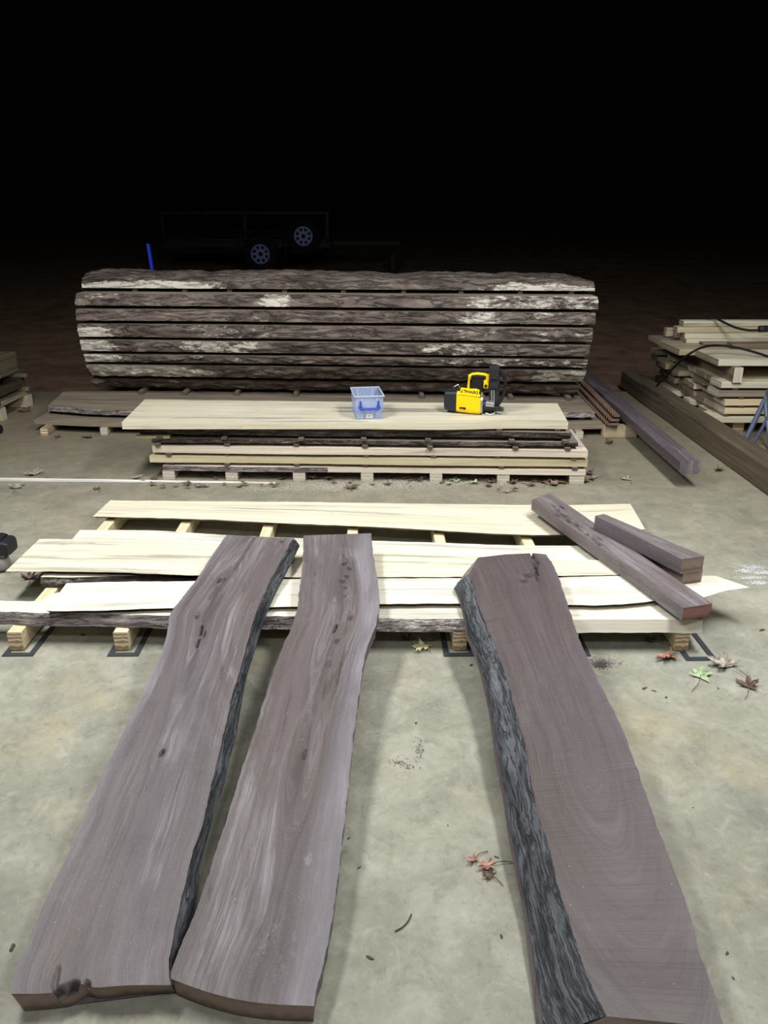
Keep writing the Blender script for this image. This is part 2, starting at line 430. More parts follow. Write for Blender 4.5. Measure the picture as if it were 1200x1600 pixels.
def resample(pts, n):
    pts = [Vector(p) for p in pts]
    d = [0.0]
    for i in range(1, len(pts)): d.append(d[-1] + (pts[i] - pts[i-1]).length)
    out = []; j = 0
    # Catmull-Rom through the points
    for k in range(n):
        s = d[-1] * k / (n - 1)
        while j < len(pts) - 2 and s > d[j+1]: j += 1
        t = (s - d[j]) / max(1e-9, d[j+1] - d[j])
        p1, p2 = pts[j], pts[j+1]
        p0 = pts[j-1] if j > 0 else p1 * 2 - p2
        p3 = pts[j+2] if j + 2 < len(pts) else p2 * 2 - p1
        l1 = d[j+1] - d[j]
        m1 = (p2 - p0) * (0.5 * l1 / max(1e-6, 0.5 * ((p1 - p0).length + l1)))
        m2 = (p3 - p1) * (0.5 * l1 / max(1e-6, 0.5 * ((p3 - p2).length + l1)))
        t2, t3 = t * t, t * t * t
        out.append(p1 * (2*t3 - 3*t2 + 1) + m1 * (t3 - 2*t2 + t) + p2 * (-2*t3 + 3*t2) + m2 * (t3 - t2))
    return out

def slab(name, Lp, Rp, thick, mat, end=None, Lb=None, Rb=None, nt=60, ns=12, nside=4, parent=None, origin=None,
         edge=0.002, wav=0.001, knots=(), cath=None, sapL=0.0, sapR=0.0, bark=(), bark_mat=None, pale=None,
         near_bow=None, bark_out=0.004, bark_rough=0.006, down=Vector((0, 0, -1)), side_mat=None, bow=0.0, far_bow=None, fuzz=(), fuzz_r=(.03, .08), fuzz_s=0.7, bark_q=1.0, bark_t=(0.0, 1.0)):
    """live-edge slab between two top-edge lines (same running order). Lb/Rb: line of the lower edge, or a number = how far it stands out"""
    L = resample(Lp, nt); R = resample(Rp, nt)
    sd = random.random() * 50
    for i in range(nt):
        t = i / (nt - 1)
        acr = (R[i] - L[i]).normalized()
        L[i] = L[i] + acr * (nz(sd + t * 40) * edge + nz(sd + t * 140) * edge * 0.5)
        R[i] = R[i] + acr * (nz(sd + 9 + t * 40) * edge + nz(sd + 9 + t * 140) * edge * 0.5)
    def lower(E, O, spec):
        out = []
        if isinstance(spec, (list, tuple)):
            S = resample(spec, nt)
            return S
        s = spec or 0.0
        for i in range(nt):
            o = (E[i] - O[i]).normalized()
            out.append(E[i] + o * (s * (1 + 0.4 * nz(sd + 33 + i * 0.2))) + down * thick)
        return out
    LB = lower(L, R, Lb); RB = lower(R, L, Rb)
    mid = [(L[i] + R[i]) / 2 for i in range(nt)]
    vv = [0.0]
    for i in range(1, nt): vv.append(vv[-1] + (mid[i] - mid[i-1]).length)
    V = []; U = []; F = []; FM = []; KN = []; SP = []; FZ = []
    end = end or mat
    # --- top
    up = -down
    wmean = sum((R[i] - L[i]).length for i in range(nt)) / nt
    us = np.zeros((nt, ns)); vs = np.zeros((nt, ns)); pos = [[None] * ns for _ in range(nt)]
    for i in range(nt):
        wdt = (R[i] - L[i]).length
        for j in range(ns):
            s = j / (ns - 1)
            p = L[i].lerp(R[i], s)
            if near_bow is not None:
                e0 = max(0.0, 1 - vv[i] / 0.25)
                ax = (mid[min(nt-1, 1)] - mid[0]).normalized()
                p = p + ax * (near_bow(s) * e0)
            if far_bow is not None:
                e1 = max(0.0, 1 - (vv[-1] - vv[i]) / 0.3)
                ax = (mid[-1] - mid[-2]).normalized()
                p = p + ax * (far_bow(s) * e1)
            p = p + up * (nz(p.x * 5 + sd, p.y * 5) * wav + bow * (1 - (2*s - 1) ** 2) )
            pos[i][j] = p
            us[i, j] = (s - 0.5) * wmean; vs[i, j] = vv[i]
    kn = np.zeros((nt, ns)); dp = np.zeros((nt, ns)); g = us.copy()
    if cath:
        g = cath[0] + np.sqrt((us - cath[0] - cath[3] * np.sin(vs * 2.2 + cath[4])) ** 2 + (cath[2] * np.where(vs < cath[1], vs - cath[1], (vs - cath[1]) * cath[5])) ** 2)
    if knots:
        P3 = np.array([[tuple(p) for p in r] for r in pos])
        for (c, hw, hl, depth, str_) in knots:
            dd = ((P3 - np.array(tuple(c))) ** 2).sum(-1)
            k = np.unravel_index(np.argmin(dd), dd.shape)
            du = (us - us[k]) / hw; dv = (vs - vs[k]) / hl
            jag = 0.35 * np.sin(vs * 90 + us * 130 + k[0])
            q = np.sqrt(du ** 2 + dv ** 2) * (1 + jag * 0.4)
            kn = np.maximum(kn, str_ * (np.clip((1.25 - q) * 3, 0, 1) if depth > 0.005 else np.clip(1.5 - q, 0, 1)))
            if depth > 0.005: kn = np.maximum(kn, 0.22 * np.clip(1.6 - q * 0.45, 0, 1))
            dp = np.maximum(dp, depth * np.clip((1.05 - q) * 5, 0, 1))
            if hw <= 0.013: g = g - (us - us[k]) * 0.6 * np.exp(-(du ** 2 / 16 + dv ** 2 / 9))
    fzv = np.zeros((nt, ns))
    if fuzz:
        P3 = np.array([[tuple(p) for p in r] for r in pos])
        for c in fuzz:
            dd = ((P3 - np.array(tuple(c))) ** 2).sum(-1); k = np.unravel_index(np.argmin(dd), dd.shape)
            fzv = np.maximum(fzv, fuzz_s * np.exp(-((us - us[k]) / fuzz_r[0]) ** 2 - ((vs - vs[k]) / fuzz_r[1]) ** 2))
    for i in range(nt):
        wdt = max(1e-6, abs(us[i, 0] * 2))
        for j in range(ns):
            V.append(pos[i][j] + down * float(dp[i, j])); U.append((float(g[i, j]), float(vs[i, j]))); KN.append(float(kn[i, j])); FZ.append(float(fzv[i, j]))
            dl = us[i, j] + wdt / 2; dr = wdt / 2 - us[i, j]
            s_ = 0.0
            wv = 0.012 * math.sin(vs[i, j] * 5 + sd) 
            if sapL: s_ = max(s_, min(1, max(0, (sapL + wv - dl) / 0.04)))
            if sapR: s_ = max(s_, min(1, max(0, (sapR + wv - dr) / 0.04)))
            SP.append(s_)
    def idx(i, j): return i * ns + j
    for i in range(nt - 1):
        for j in range(ns - 1):
            F.append((idx(i, j), idx(i, j+1), idx(i+1, j+1), idx(i+1, j))); FM.append(0)
    # --- sides
    def side_grid(T, B, flip, uoff, inset):
        base = len(V)
        for i in range(nt):
            for k in range(nside):
                q = k / (nside - 1)
                p = Vector(T[i]).lerp(B[i], q)
                V.append(p); U.append((uoff + q * thick, vv[i])); KN.append(0.0); SP.append(0.3)
        for i in range(nt - 1):
            for k in range(nside - 1):
                f = (base + i*nside + k, base + (i+1)*nside + k, base + (i+1)*nside + k + 1, base + i*nside + k + 1)
                F.append(f if not flip else f[::-1]); FM.append(2)
    Lt = [pos[i][0] for i in range(nt)]; Rt = [pos[i][ns-1] for i in range(nt)]
    side_grid(Lt, LB, False, 1.3, 0); side_grid(Rt, RB, True, 2.3, 0)
    # --- underside
    base = len(V)
    for i in range(nt):
        for p in (LB[i], RB[i]):
            V.append(p); U.append(((0.0 if p is LB[i] else 0.3) + 3.0, vv[i])); KN.append(0); SP.append(0)
    for i in range(nt - 1):
        F.append((base + 2*i, base + 2*(i+1), base + 2*(i+1) + 1, base + 2*i + 1)); FM.append(0)
    # --- ends
    for i, flip in ((0, False), (nt - 1, True)):
        base = len(V)
        wdt = (R[i] - L[i]).length
        for k in range(3):
            for j in range(ns):
                s = j / (ns - 1); q = k / 2
                bt = LB[i].lerp(RB[i], s)
                if near_bow is not None and i == 0:
                    ax = (mid[1] - mid[0]).normalized(); bt = bt + ax * near_bow(s)
                if far_bow is not None and i == nt - 1:
                    ax = (mid[-1] - mid[-2]).normalized(); bt = bt + ax * far_bow(s)
                p = V[idx(i, j)].lerp(bt, q)
                V.append(p); U.append(((s - 0.5) * wdt, -q * thick)); KN.append(kn[i, j] * 0.6); SP.append(0)
        for k in range(2):
            for j in range(ns - 1):
                f = (base + k*ns + j, base + (k+1)*ns + j, base + (k+1)*ns + j + 1, base + k*ns + j + 1)
                F.append(f if not flip else f[::-1]); FM.append(1)
    org = Vector(origin) if origin is not None else (LB[0] + RB[0] + LB[-1] + RB[-1]) / 4
    ob = mk(name, V, F, [mat, end, side_mat or mat], org, parent, U, {'knot': [float(x) for x in KN], 'sap': [float(x) for x in SP], 'fuzz': FZ + [0.0] * (len(V) - len(FZ))}, FM, smooth=True)
    par = parent if parent is not None else ob
    # --- bark
    for sidek in bark:
        T, B, O = (Lt, LB, Rt) if sidek == 'L' else (Rt, RB, Lt)
        nb = max(5, nside * 2)
        BV = []; BF = []; BU = []; BP = []
        i0, i1 = int(bark_t[0] * (nt - 1)), int(bark_t[1] * (nt - 1)) + 1
        for i in range(i0, i1):
            outw = (Vector(T[i]) - Vector(O[i])); outw.z = 0; outw.normalize()
            wall = (Vector(B[i]) - Vector(T[i])); axv = (mid[min(nt-1, i+1)] - mid[max(0, i-1)]).normalized()
            nrm = axv.cross(wall).normalized()
            if nrm.dot(outw + up * 0.5) < 0: nrm = -nrm
            for k in range(nb):
                q = k / (nb - 1) * bark_q
                p = Vector(T[i]).lerp(B[i], q)
                f_ = math.sin(math.pi * min(1, max(0, q / bark_q)))
                rg = mnoise.fractal(Vector((vv[i] * 9 + sd, q * thick * 45, sd)), 0.9, 2.0, 4)
                p = p + nrm * max(0.0012, bark_out * (0.25 + 0.75 * f_) + bark_rough * rg * (0.12 + 0.88 * f_))
                BV.append(p); BU.append((q * wall.length + 0.5, vv[i]))
                if pale:
                    tt_ = vv[i] / vv[-1]; acc = 0.0
                    for m_ in range(6):
                        jt = 0.035 * nz(vv[i] * 7 + m_ * 9.1, q * 4 + sd) + (m_ - 2.5) * 0.006
                        jq = 0.5 * nz(vv[i] * 6 + 50 + m_ * 3.3, q * 3 + sd)
                        acc += pale(min(1, max(0, tt_ + jt)), min(1, max(0, q + jq)))
                    BP.append(acc / 6)
                else: BP.append(0.3)
        for i in range(i1 - i0 - 1):
            for k in range(nb - 1):
                f = (i*nb + k, (i+1)*nb + k, (i+1)*nb + k + 1, i*nb + k + 1)
                BF.append(f if sidek == 'L' else f[::-1])
        mk('bark_edge', BV, BF, bark_mat, org, par, BU, {'pale': BP}, None, smooth=True)
    return ob

def rbox(bm, sx, sy, sz, mat4, bev=0.004, seg=2):
    r = bmesh.ops.create_cube(bm, size=1.0)
    vs = r['verts']
    bmesh.ops.scale(bm, vec=(sx, sy, sz), verts=vs)
    es = list({e for v in vs for e in v.link_edges})
    if bev > 0:
        rr = bmesh.ops.bevel(bm, geom=es, offset=bev, segments=seg, affect='EDGES', profile=0.6)
        vs = list({v for f in rr['faces'] for v in f.verts} | {v for v in vs if v.is_valid})
    bmesh.ops.transform(bm, matrix=mat4, verts=vs)
    return vs
def cyl(bm, r1, r2, p0, p1, seg=20):
    p0 = Vector(p0); p1 = Vector(p1); d = p1 - p0
    r = bmesh.ops.create_cone(bm, cap_ends=True, segments=seg, radius1=r1, radius2=r2, depth=d.length)
    q = Vector((0, 0, 1)).rotation_difference(d.normalized())
    bmesh.ops.transform(bm, matrix=Matrix.Translation((p0 + p1) / 2) @ q.to_matrix().to_4x4(), verts=r['verts'])
def tube(bm, pts, r, seg=8, closed=False, taper=None):
    pts = [Vector(p) for p in pts]; n = len(pts); rings = []
    upv = Vector((0, 0, 1)); 
    for i, p in enumerate(pts):
        d = (pts[min(n-1, i+1)] - pts[max(0, i-1)]).normalized()
        a = d.cross(upv)
        if a.length < 1e-3: a = d.cross(Vector((0, 1, 0)))
        a.normalize(); b = d.cross(a)
        rr = r * (taper(i / (n-1)) if taper else 1)
        rings.append([bm.verts.new(p + a * (rr * math.cos(k * 2*math.pi/seg)) + b * (rr * math.sin(k * 2*math.pi/seg))) for k in range(seg)])
    for i in range(n - 1):
        for k in range(seg):
            bm.faces.new((rings[i][k], rings[i][(k+1) % seg], rings[i+1][(k+1) % seg], rings[i+1][k]))
    bm.faces.new(rings[0][::-1]); bm.faces.new(rings[-1])
def bmo(name, bm, mat, parent=None, loc=None, smooth=False):
    me = bpy.data.meshes.new(name)
    bmesh.ops.recalc_face_normals(bm, faces=bm.faces)
    bm.to_mesh(me); bm.free()
    me.materials.append(mat)
    if smooth: me.polygons.foreach_set('use_smooth', [True] * len(me.polygons))
    o = bpy.data.objects.new(name, me); COL.objects.link(o)
    if parent is not None: o.parent = parent
    if loc is not None: o.location = loc
    return o
def TR(x, y, z): return Matrix.Translation((x, y, z))
def text_mesh(name, s, size, mat, parent, mat4, extrude=0.0006, bold=0.0, sx=1.0, sp=1.0):
    c = bpy.data.curves.new('t', 'FONT'); c.body = s; c.size = size; c.extrude = extrude; c.align_x = 'CENTER'; c.align_y = 'CENTER'
    c.offset = bold; c.space_character = sp; c.resolution_u = 3
    t = bpy.data.objects.new('t', c); COL.objects.link(t)
    dg = bpy.context.evaluated_depsgraph_get(); dg.update()
    me = bpy.data.meshes.new_from_object(t.evaluated_get(dg))
    bpy.data.objects.remove(t)
    me.transform(mat4 @ Matrix.Diagonal((sx, 1, 1, 1)))
    me.materials.clear(); me.materials.append(mat)
    o = bpy.data.objects.new(name, me); COL.objects.link(o); o.parent = parent
    return o

# ================================================================== SETTING
EDGE_Y = 6.78
def grid(name, x0, x1, y0, y1, nx, ny, zf, mat):
    V = []; F = []
    for j in range(ny + 1):
        for i in range(nx + 1):
            x = x0 + (x1 - x0) * i / nx; y = y0 + (y1 - y0) * j / ny
            V.append((x, y, zf(x, y)))
    for j in range(ny):
        for i in range(nx):
            a = j * (nx + 1) + i
            F.append((a, a + 1, a + nx + 2, a + nx + 1))
    return mk(name, V, F, mat, smooth=True)
bm = bmesh.new(); rbox(bm, 18, EDGE_Y + 4, 0.12, TR(0, (EDGE_Y - 4) / 2, -0.06), 0.006, 2)
fl = bmo('floor', bm, M['concrete']); tag(fl, 'mottled grey-beige concrete slab floor', kind='structure')
def slope_z(y): return 0.055 * max(0, y - 8.5) if y < 30 else 0.055 * 21.5
dirt = grid('ground', -26, 26, EDGE_Y - 0.15, 34, 120, 90,
            lambda x, y: -0.035 + slope_z(y) + 0.03 * nz(x * 1.3, y * 1.3) + 0.012 * nz(x * 6, y * 6) - (0.02 if y < EDGE_Y else 0), M['dirt'])
tag(dirt, 'bare brown dirt ground beyond the concrete', kind='structure')

# ================================================================== NEAR PALLET OF PALE BOARDS
ZB = 0.077          # bearer height
ZL = 0.122          # top of lower boards
ZU = 0.142          # top of upper boards
bear_front = [11, 177, 354, 532, 709, 884, 1058]
order = ['leftmost', 'second from the left', 'third from the left', 'middle', 'third from the right', 'second from the right', 'rightmost']
VPX, VPY = 578.0, 340.0
for k, fx in enumerate(bear_front):
    fy = 988
    a = P(fx + 10, fy, ZB); 
    t = (792 - VPY) / (fy - VPY)
    b = P(VPX + (fx + 10 - VPX) * t, 792, ZB)
    a.z = b.z = 0.005
    o = timber('bearer', a, b, 0.050, ZB - 0.005, M['pine'], M['pine_end'], seg=8, wob=0.0008)
    tag(o, 'pine bearer under the near pallet of pale boards, ' + order[k], 'bearer', 'bearers under the near pale boards')
    # flat black frame below the bearer
    d = (b - a).normalized(); s = Vector((d.y, -d.x, 0))
    off = {0: 0.016, 1: 0.012, 4: -0.004, 6: 0.05}.get(k, 0.01)
    bm = bmesh.new()
    n0 = a - d * (0.026 if k != 6 else 0.055) ; Lf = 0.95
    for sg in (-1, 1):
        c = n0 + s * (off + sg * 0.045) + d * (Lf / 2)
        rbox(bm, 0.020, Lf, 0.004, Matrix.Translation((c.x, c.y, 0.0025)) @ Matrix.Rotation(math.atan2(-d.x, d.y), 4, 'Z'), 0.0008, 1)
    for q in (0.0, Lf):
        c = n0 + s * off + d * q
        rbox(bm, 0.110, 0.022, 0.0036, Matrix.Translation((c.x, c.y, 0.0023)) @ Matrix.Rotation(math.atan2(-d.x, d.y), 4, 'Z'), 0.0008, 1)
    fo = bmo('floor_frame', bm, M['rubber'])
    tag(fo, 'flat black frame on the concrete under a pine bearer, ' + order[k], 'frame', 'flat frames under the bearers')

def px_slab(name, front, back, ztop, thick, mat, label, cat='board', group=None, **kw):
    L = [P(x, y, ztop) for x, y in front]; R = [P(x, y, ztop) for x, y in back]
    o = slab(name, L, R, thick, mat, **kw)
    return tag(o, label, cat, group)
PB = 'pale boards on the near pallet'
px_slab('pale_board', [(145, 807), (300, 811), (430, 817), (600, 824), (740, 832), (835, 836), (920, 834), (1008, 827)],
        [(172, 782), (300, 783), (440, 784), (600, 786), (740, 788), (835, 789), (910, 789), (985, 787)],
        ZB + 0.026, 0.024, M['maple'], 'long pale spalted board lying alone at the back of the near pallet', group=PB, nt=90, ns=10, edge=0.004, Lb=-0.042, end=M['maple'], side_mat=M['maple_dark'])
px_slab('pale_board', [(108, 848), (240, 850), (430, 858), (600, 866), (760, 872), (870, 880), (955, 884)],
        [(125, 828), (240, 829), (355, 836), (470, 841), (583, 845), (690, 848), (800, 852), (940, 853)],
        ZL - 0.002, ZL - ZB - 0.003, M['maple2'], 'pale board whose back edge shows behind the wide spalted board', group=PB, nt=80, ns=8, edge=0.003)
px_slab('pale_board', [(8, 893), (100, 893), (200, 895), (305, 899), (450, 902), (600, 902), (760, 901), (990, 898)],
        [(62, 842), (130, 843), (240, 845), (355, 850), (560, 860), (760, 868), (870, 873), (985, 876)],
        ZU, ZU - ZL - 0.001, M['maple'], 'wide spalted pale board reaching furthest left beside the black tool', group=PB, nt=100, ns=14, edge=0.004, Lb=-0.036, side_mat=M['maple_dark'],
        knots=[(P(103, 851, ZU), 0.009, 0.015, 0.004, 1.0), (P(198, 889, ZU), 0.007, 0.022, 0.004, 1.0), (P(118, 870, ZU), 0.008, 0.03, 0.0, 0.35)])
px_slab('pale_board', [(72, 955), (160, 954), (265, 950), (450, 948), (600, 944), (715, 943), (880, 945), (960, 945), (1030, 938), (1085, 936), (1110, 930), (1140, 922), (1172, 918)],
        [(104, 911), (180, 909), (300, 908), (450, 905), (600, 904), (715, 903), (870, 902), (960, 900), (1030, 899), (1060, 899), (1080, 899), (1100, 899), (1120, 900)],
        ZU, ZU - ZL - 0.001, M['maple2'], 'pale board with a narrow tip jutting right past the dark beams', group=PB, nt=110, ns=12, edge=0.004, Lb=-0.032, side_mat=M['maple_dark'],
        knots=[(P(890, 934, ZU), 0.005, 0.03, 0.005, 1.0), (P(910, 932, ZU), 0.005, 0.025, 0.004, 1.0), (P(875, 888, ZU), 0.008, 0.02, 0.0, 0.7), (P(920, 886, ZU), 0.01, 0.03, 0.0, 0.3)])
px_slab('bark_board', [(64, 901), (100, 902), (150, 901), (220, 899), (300, 900), (420, 906), (600, 908), (800, 906), (960, 903)],
        [(100, 868), (140, 868), (180, 868), (240, 868), (320, 870), (430, 876), (600, 882), (800, 888), (955, 890)],
        ZL, ZL - ZB - 0.001, M['maple'], 'lower board with dark bark front edge showing under the wide spalted board', group=PB, nt=90, ns=6, nside=6, edge=0.004, Lb=0.004, bark=('L',), bark_mat=M['dark_bark'],
        pale=lambda t, q: 0.55 if t < 0.08 else 0.22, bark_out=0.004, bark_rough=0.007)
px_slab('bark_board', [(-60, 952), (0, 955), (40, 957), (75, 958), (160, 959), (265, 962), (450, 963), (590, 966), (720, 967), (880, 968), (1000, 968), (1098, 968)],
        [(-38, 938), (10, 939), (62, 938), (90, 926), (160, 924), (300, 923), (450, 921), (600, 920), (715, 919), (880, 920), (1000, 922), (1076, 924)],
        ZL, ZL - ZB - 0.001, M['maple2'], 'lowest front board of the near pallet with a rough bark front edge', group=PB, nt=140, ns=10, nside=6, edge=0.005, Lb=0.016, bark=('L',), bark_mat=M['pale_bark'],
        pale=lambda t, q: (0.22 if t < 0.27 else (0.34 + 0.25 * q if t < 0.52 else 0.60)), bark_out=0.003, bark_rough=0.006, bark_t=(0, .73))

# ================================================================== WALNUT SLABS IN THE FOREGROUND
YC = P(600, 944, ZU).y                      # they lean on the front edge of the upper boards
ZC = ZU + 0.002
def lean(ynear):
    s = (ZC) / (YC - ynear); return s
def walnut(name, Lpx, Rpx, thick, ynear, label, mat, Lbpx=None, Rbpx=None, knots=(), dy=0.0, zc=None, **kw):
    sl = (zc or ZC) / (YC - ynear)
    z0 = thick + 0.003
    L = [PT(x, y, z0, sl, ynear) for x, y in Lpx]; R = [PT(x, y, z0, sl, ynear) for x, y in Rpx]
    zb = 0.003
    if Lbpx: kw['Lb'] = [PT(x, y, zb, sl, ynear) for x, y in Lbpx]
    if Rbpx: kw['Rb'] = [PT(x, y, zb, sl, ynear) for x, y in Rbpx]
    kn = [(PT(x, y, z0, sl, ynear), hw, hl, dp, st) for (x, y, hw, hl, dp, st) in knots]
    dn = Vector((0, sl, -1)).normalized()
    o = slab(name, L, R, thick, mat, end=M['walnut_end'], knots=kn, down=dn, **kw)
    return tag(o, label, 'wood slab', 'walnut slabs leaning on the near pallet')

S1L = [(16, 1553), (19, 1535), (45, 1470), (70, 1409), (96, 1355), (121, 1301), (140, 1255), (173, 1185), (200, 1128), (220, 1090), (235, 1058), (248, 1030), (258, 1002), (263, 978), (267, 958), (284, 935), (308, 904), (333, 865), (354, 836)]
S1R = [(265, 1538), (264, 1516), (271, 1460), (285, 1399), (299, 1339), (317, 1287), (327, 1241), (338, 1194), (346, 1160), (354, 1128), (364, 1082), (375, 1047), (389, 995), (399, 960), (417, 918), (441, 872), (458, 841)]
S1RB = [(275, 1549), (268, 1516), (281, 1479), (298, 1441), (306, 1399), (311, 1357), (327, 1297), (348, 1231), (358, 1187), (368, 1152), (375, 1110), (385, 1058), (398, 1016), (410, 977), (427, 935), (452, 886), (468, 853)]
def slit(pts, n, hw, hl, dp, st):
    out = []
    for k in range(n):
        f = k / (n - 1) * (len(pts) - 1); i = min(int(f), len(pts) - 2); q = f - i
        out.append((pts[i][0] * (1 - q) + pts[i+1][0] * q, pts[i][1] * (1 - q) + pts[i+1][1] * q, hw, hl, dp, st))
    return out
k1 = slit([(394, 842), (384, 862), (371, 880), (352, 905), (336, 930), (326, 958), (316, 985)], 22, .0022, .05, .002, .6) + slit([(366, 890), (345, 915), (330, 945), (318, 970)], 8, .010, .08, .0, .38) + slit([(334, 940), (322, 965), (312, 1000), (300, 1045)], 8, .007, .07, .0, .35) + slit([(215, 1150), (196, 1210), (185, 1300)], 8, .0018, .06, .0, .28) + [(314, 984, .0055, .030, .018, 1), (310, 1003, .0045, .028, .018, 1), (320, 990, .003, .03, .008, .9), (308, 963, .0045, .012, .010, 1), (343, 907, .007, .020, .010, 1), (350, 904, .004, .014, .01, 1),
      (338, 922, .008, .05, .004, .6), (370, 883, .006, .036, .004, .65), (441, 846, .006, .014, .006, .9), (252, 1176, .006, .014, .012, 1), (300, 1040, .012, .06, .0, .35),
      (330, 950, .016, .10, .0, .25), (388, 856, .003, .07, .004, .5), (378, 874, .003, .05, .004, .5), (104, 1556, .020, .012, .022, 1), (88, 1530, .005, .03, .004, .5), (125, 1515, .014, .06, .0, .25), (130, 1553, .005, .012, .012, .9), (92, 1556, .005, .012, .012, .8),
      (205, 1165, .010, .05, .0, .25), (183, 1320, .0025, .09, .0, .22), (120, 1480, .02, .05, .0, .15)]
def bow1(s): return -0.003 * math.sin(s * 7) + (0.012 * math.exp(-((s - 0.42) / 0.07) ** 2))
walnut('walnut_slab', S1L, S1R, 0.056, P(140, 1576).y, 'grey-brown walnut slab with bark along its right edge, leftmost of the three', M['walnut'], Rbpx=S1RB, knots=k1,
       nt=420, ns=100, nside=4, Lb=-0.015, sapL=0.03, bark=('R',), bark_mat=M['walnut_bark'], pale=lambda t, q: 0.18, bark_out=0.004, bark_rough=0.010, near_bow=bow1, fuzz=[PT(*q, .06, .1, 1.1) for q in ((150, 1500), (215, 1400))], fuzz_r=(.03, .10), fuzz_s=.35, edge=0.003, wav=0.001)

S2L = [(264, 1528), (280, 1483), (308, 1418), (336, 1334), (355, 1278), (369, 1231), (381, 1194), (396, 1149), (413, 1093), (427, 1051), (441, 1012), (455, 981), (464, 953), (468, 918), (473, 872), (474, 837)]
S2R = [(492, 1572), (495, 1544), (506, 1502), (518, 1446), (527, 1376), (534, 1320), (541, 1259), (548, 1194), (552, 1152), (559, 1100), (566, 1051), (572, 1016), (587, 977), (593, 942), (590, 907), (583, 865), (580, 833)]
k2 = slit([(537, 860), (533, 890), (536, 930), (545, 960), (540, 985)], 12, .0022, .04, .002, .45) + slit([(552, 880), (556, 915), (550, 950)], 8, .002, .04, .001, .4) + slit([(535, 900), (530, 960), (520, 1000), (508, 1040)], 9, .012, .08, .0, .28) + slit([(548, 1005), (535, 1035), (520, 1060), (508, 1080)], 10, .0025, .035, .003, .55) + slit([(490, 1120), (478, 1180), (468, 1230)], 8, .009, .06, .0, .26) + slit([(452, 1090), (440, 1150)], 5, .002, .06, .002, .35) + [(524, 982, .005, .030, .018, 1), (527, 1000, .006, .016, .008, .8), (538, 880, .008, .016, .012, 1), (545, 887, .006, .014, .010, 1), (541, 900, .006, .014, .01, .9), (534, 908, .008, .014, .012, 1), (540, 917, .005, .01, .008, .9), (539, 930, .005, .010, .010, 1),
      (538, 895, .022, .09, .0, .30), (548, 964, .008, .02, .004, .7), (513, 1035, .010, .03, .004, .5), (476, 1177, .006, .02, .006, .8), (468, 1200, .015, .07, .0, .45), (530, 1050, .003, .09, .004, .6), (508, 1075, .003, .05, .003, .6),
      (400, 1540, .012, .03, .0, .25), (430, 1430, .05, .07, .0, .16), (440, 1470, .05, .09, .0, .16)]
def bow2(s): return -0.014 * math.sin(math.pi * s) * (1.2 - s * 0.2) 
walnut('walnut_slab', S2L, S2R, 0.052, P(380, 1575).y, 'curved walnut slab with thin pale edge on its right, middle of the three', M['walnut'], knots=k2,
       nt=420, ns=94, nside=4, Lb=-0.012, Rb=-0.004, sapR=0.075, near_bow=bow2, fuzz=[PT(*q, .055, .1, 1.1) for q in ((430, 1450), (455, 1480), (440, 1510), (470, 1400), (410, 1480), (480, 1350))], fuzz_r=(.035, .07), fuzz_s=.55, edge=0.003)

S3L = [(918, 1590), (900, 1535), (880, 1480), (912, 1510)]
S3L = [(947, 1588), (932, 1556), (912, 1510), (893, 1448), (874, 1391), (859, 1329), (840, 1268), (826, 1199), (824, 1178), (813, 1138), (804, 1106), (795, 1071), (779, 1023), (765, 989), (756, 967), (748, 946), (741, 917), (733, 898)]
S3LB = [(842, 1640), (838, 1600), (834, 1563), (826, 1498), (817, 1425), (805, 1364), (794, 1306), (786, 1249), (774, 1190), (769, 1151), (763, 1111), (756, 1077), (747, 1042), (736, 1013), (728, 994), (724, 965), (717, 938), (709, 919)]
S3R = [(1131, 1606), (1112, 1540), (1093, 1487), (1077, 1425), (1058, 1372), (1027, 1291), (1004, 1226), (989, 1184), (981, 1160), (963, 1119), (944, 1082), (925, 1042), (905, 998), (891, 957), (877, 914), (864, 882), (853, 866)]
k3 = slit([(832, 866), (836, 880), (838, 900)], 6, .003, .025, .02, 1) + [(824, 898, .014, .016, .004, .7), (818, 906, .012, .014, .004, .7), (837, 873, .0045, .03, .02, 1), (838, 888, .003, .05, .008, .9), (985, 1220, .006, .03, 0, .2)]
def bow3(s): return 0.0
w3 = walnut('walnut_slab', S3L, S3R, 0.068, P(960, 1612).y, 'thick brown walnut slab with broad grey bark on its left, rightmost of the three', M['walnut_brown'], Lbpx=S3LB, knots=k3,
       nt=380, ns=90, nside=4, Rb=0.004, sapR=0.045, bark=('L',), bark_mat=M['walnut_bark'], pale=lambda t, q: 0.08 + 0.36 * min(1, max(0, (t - .28) / .25)), bark_out=0.007, bark_rough=0.016, bark_q=0.88, far_bow=lambda s: float(np.interp(s, (0, .23, .55, .87, 1), (0, .095, .07, .03, 0))), cath=(0.02, 0.62, 0.32, 0.0, 0.0, 0.02), edge=0.003)

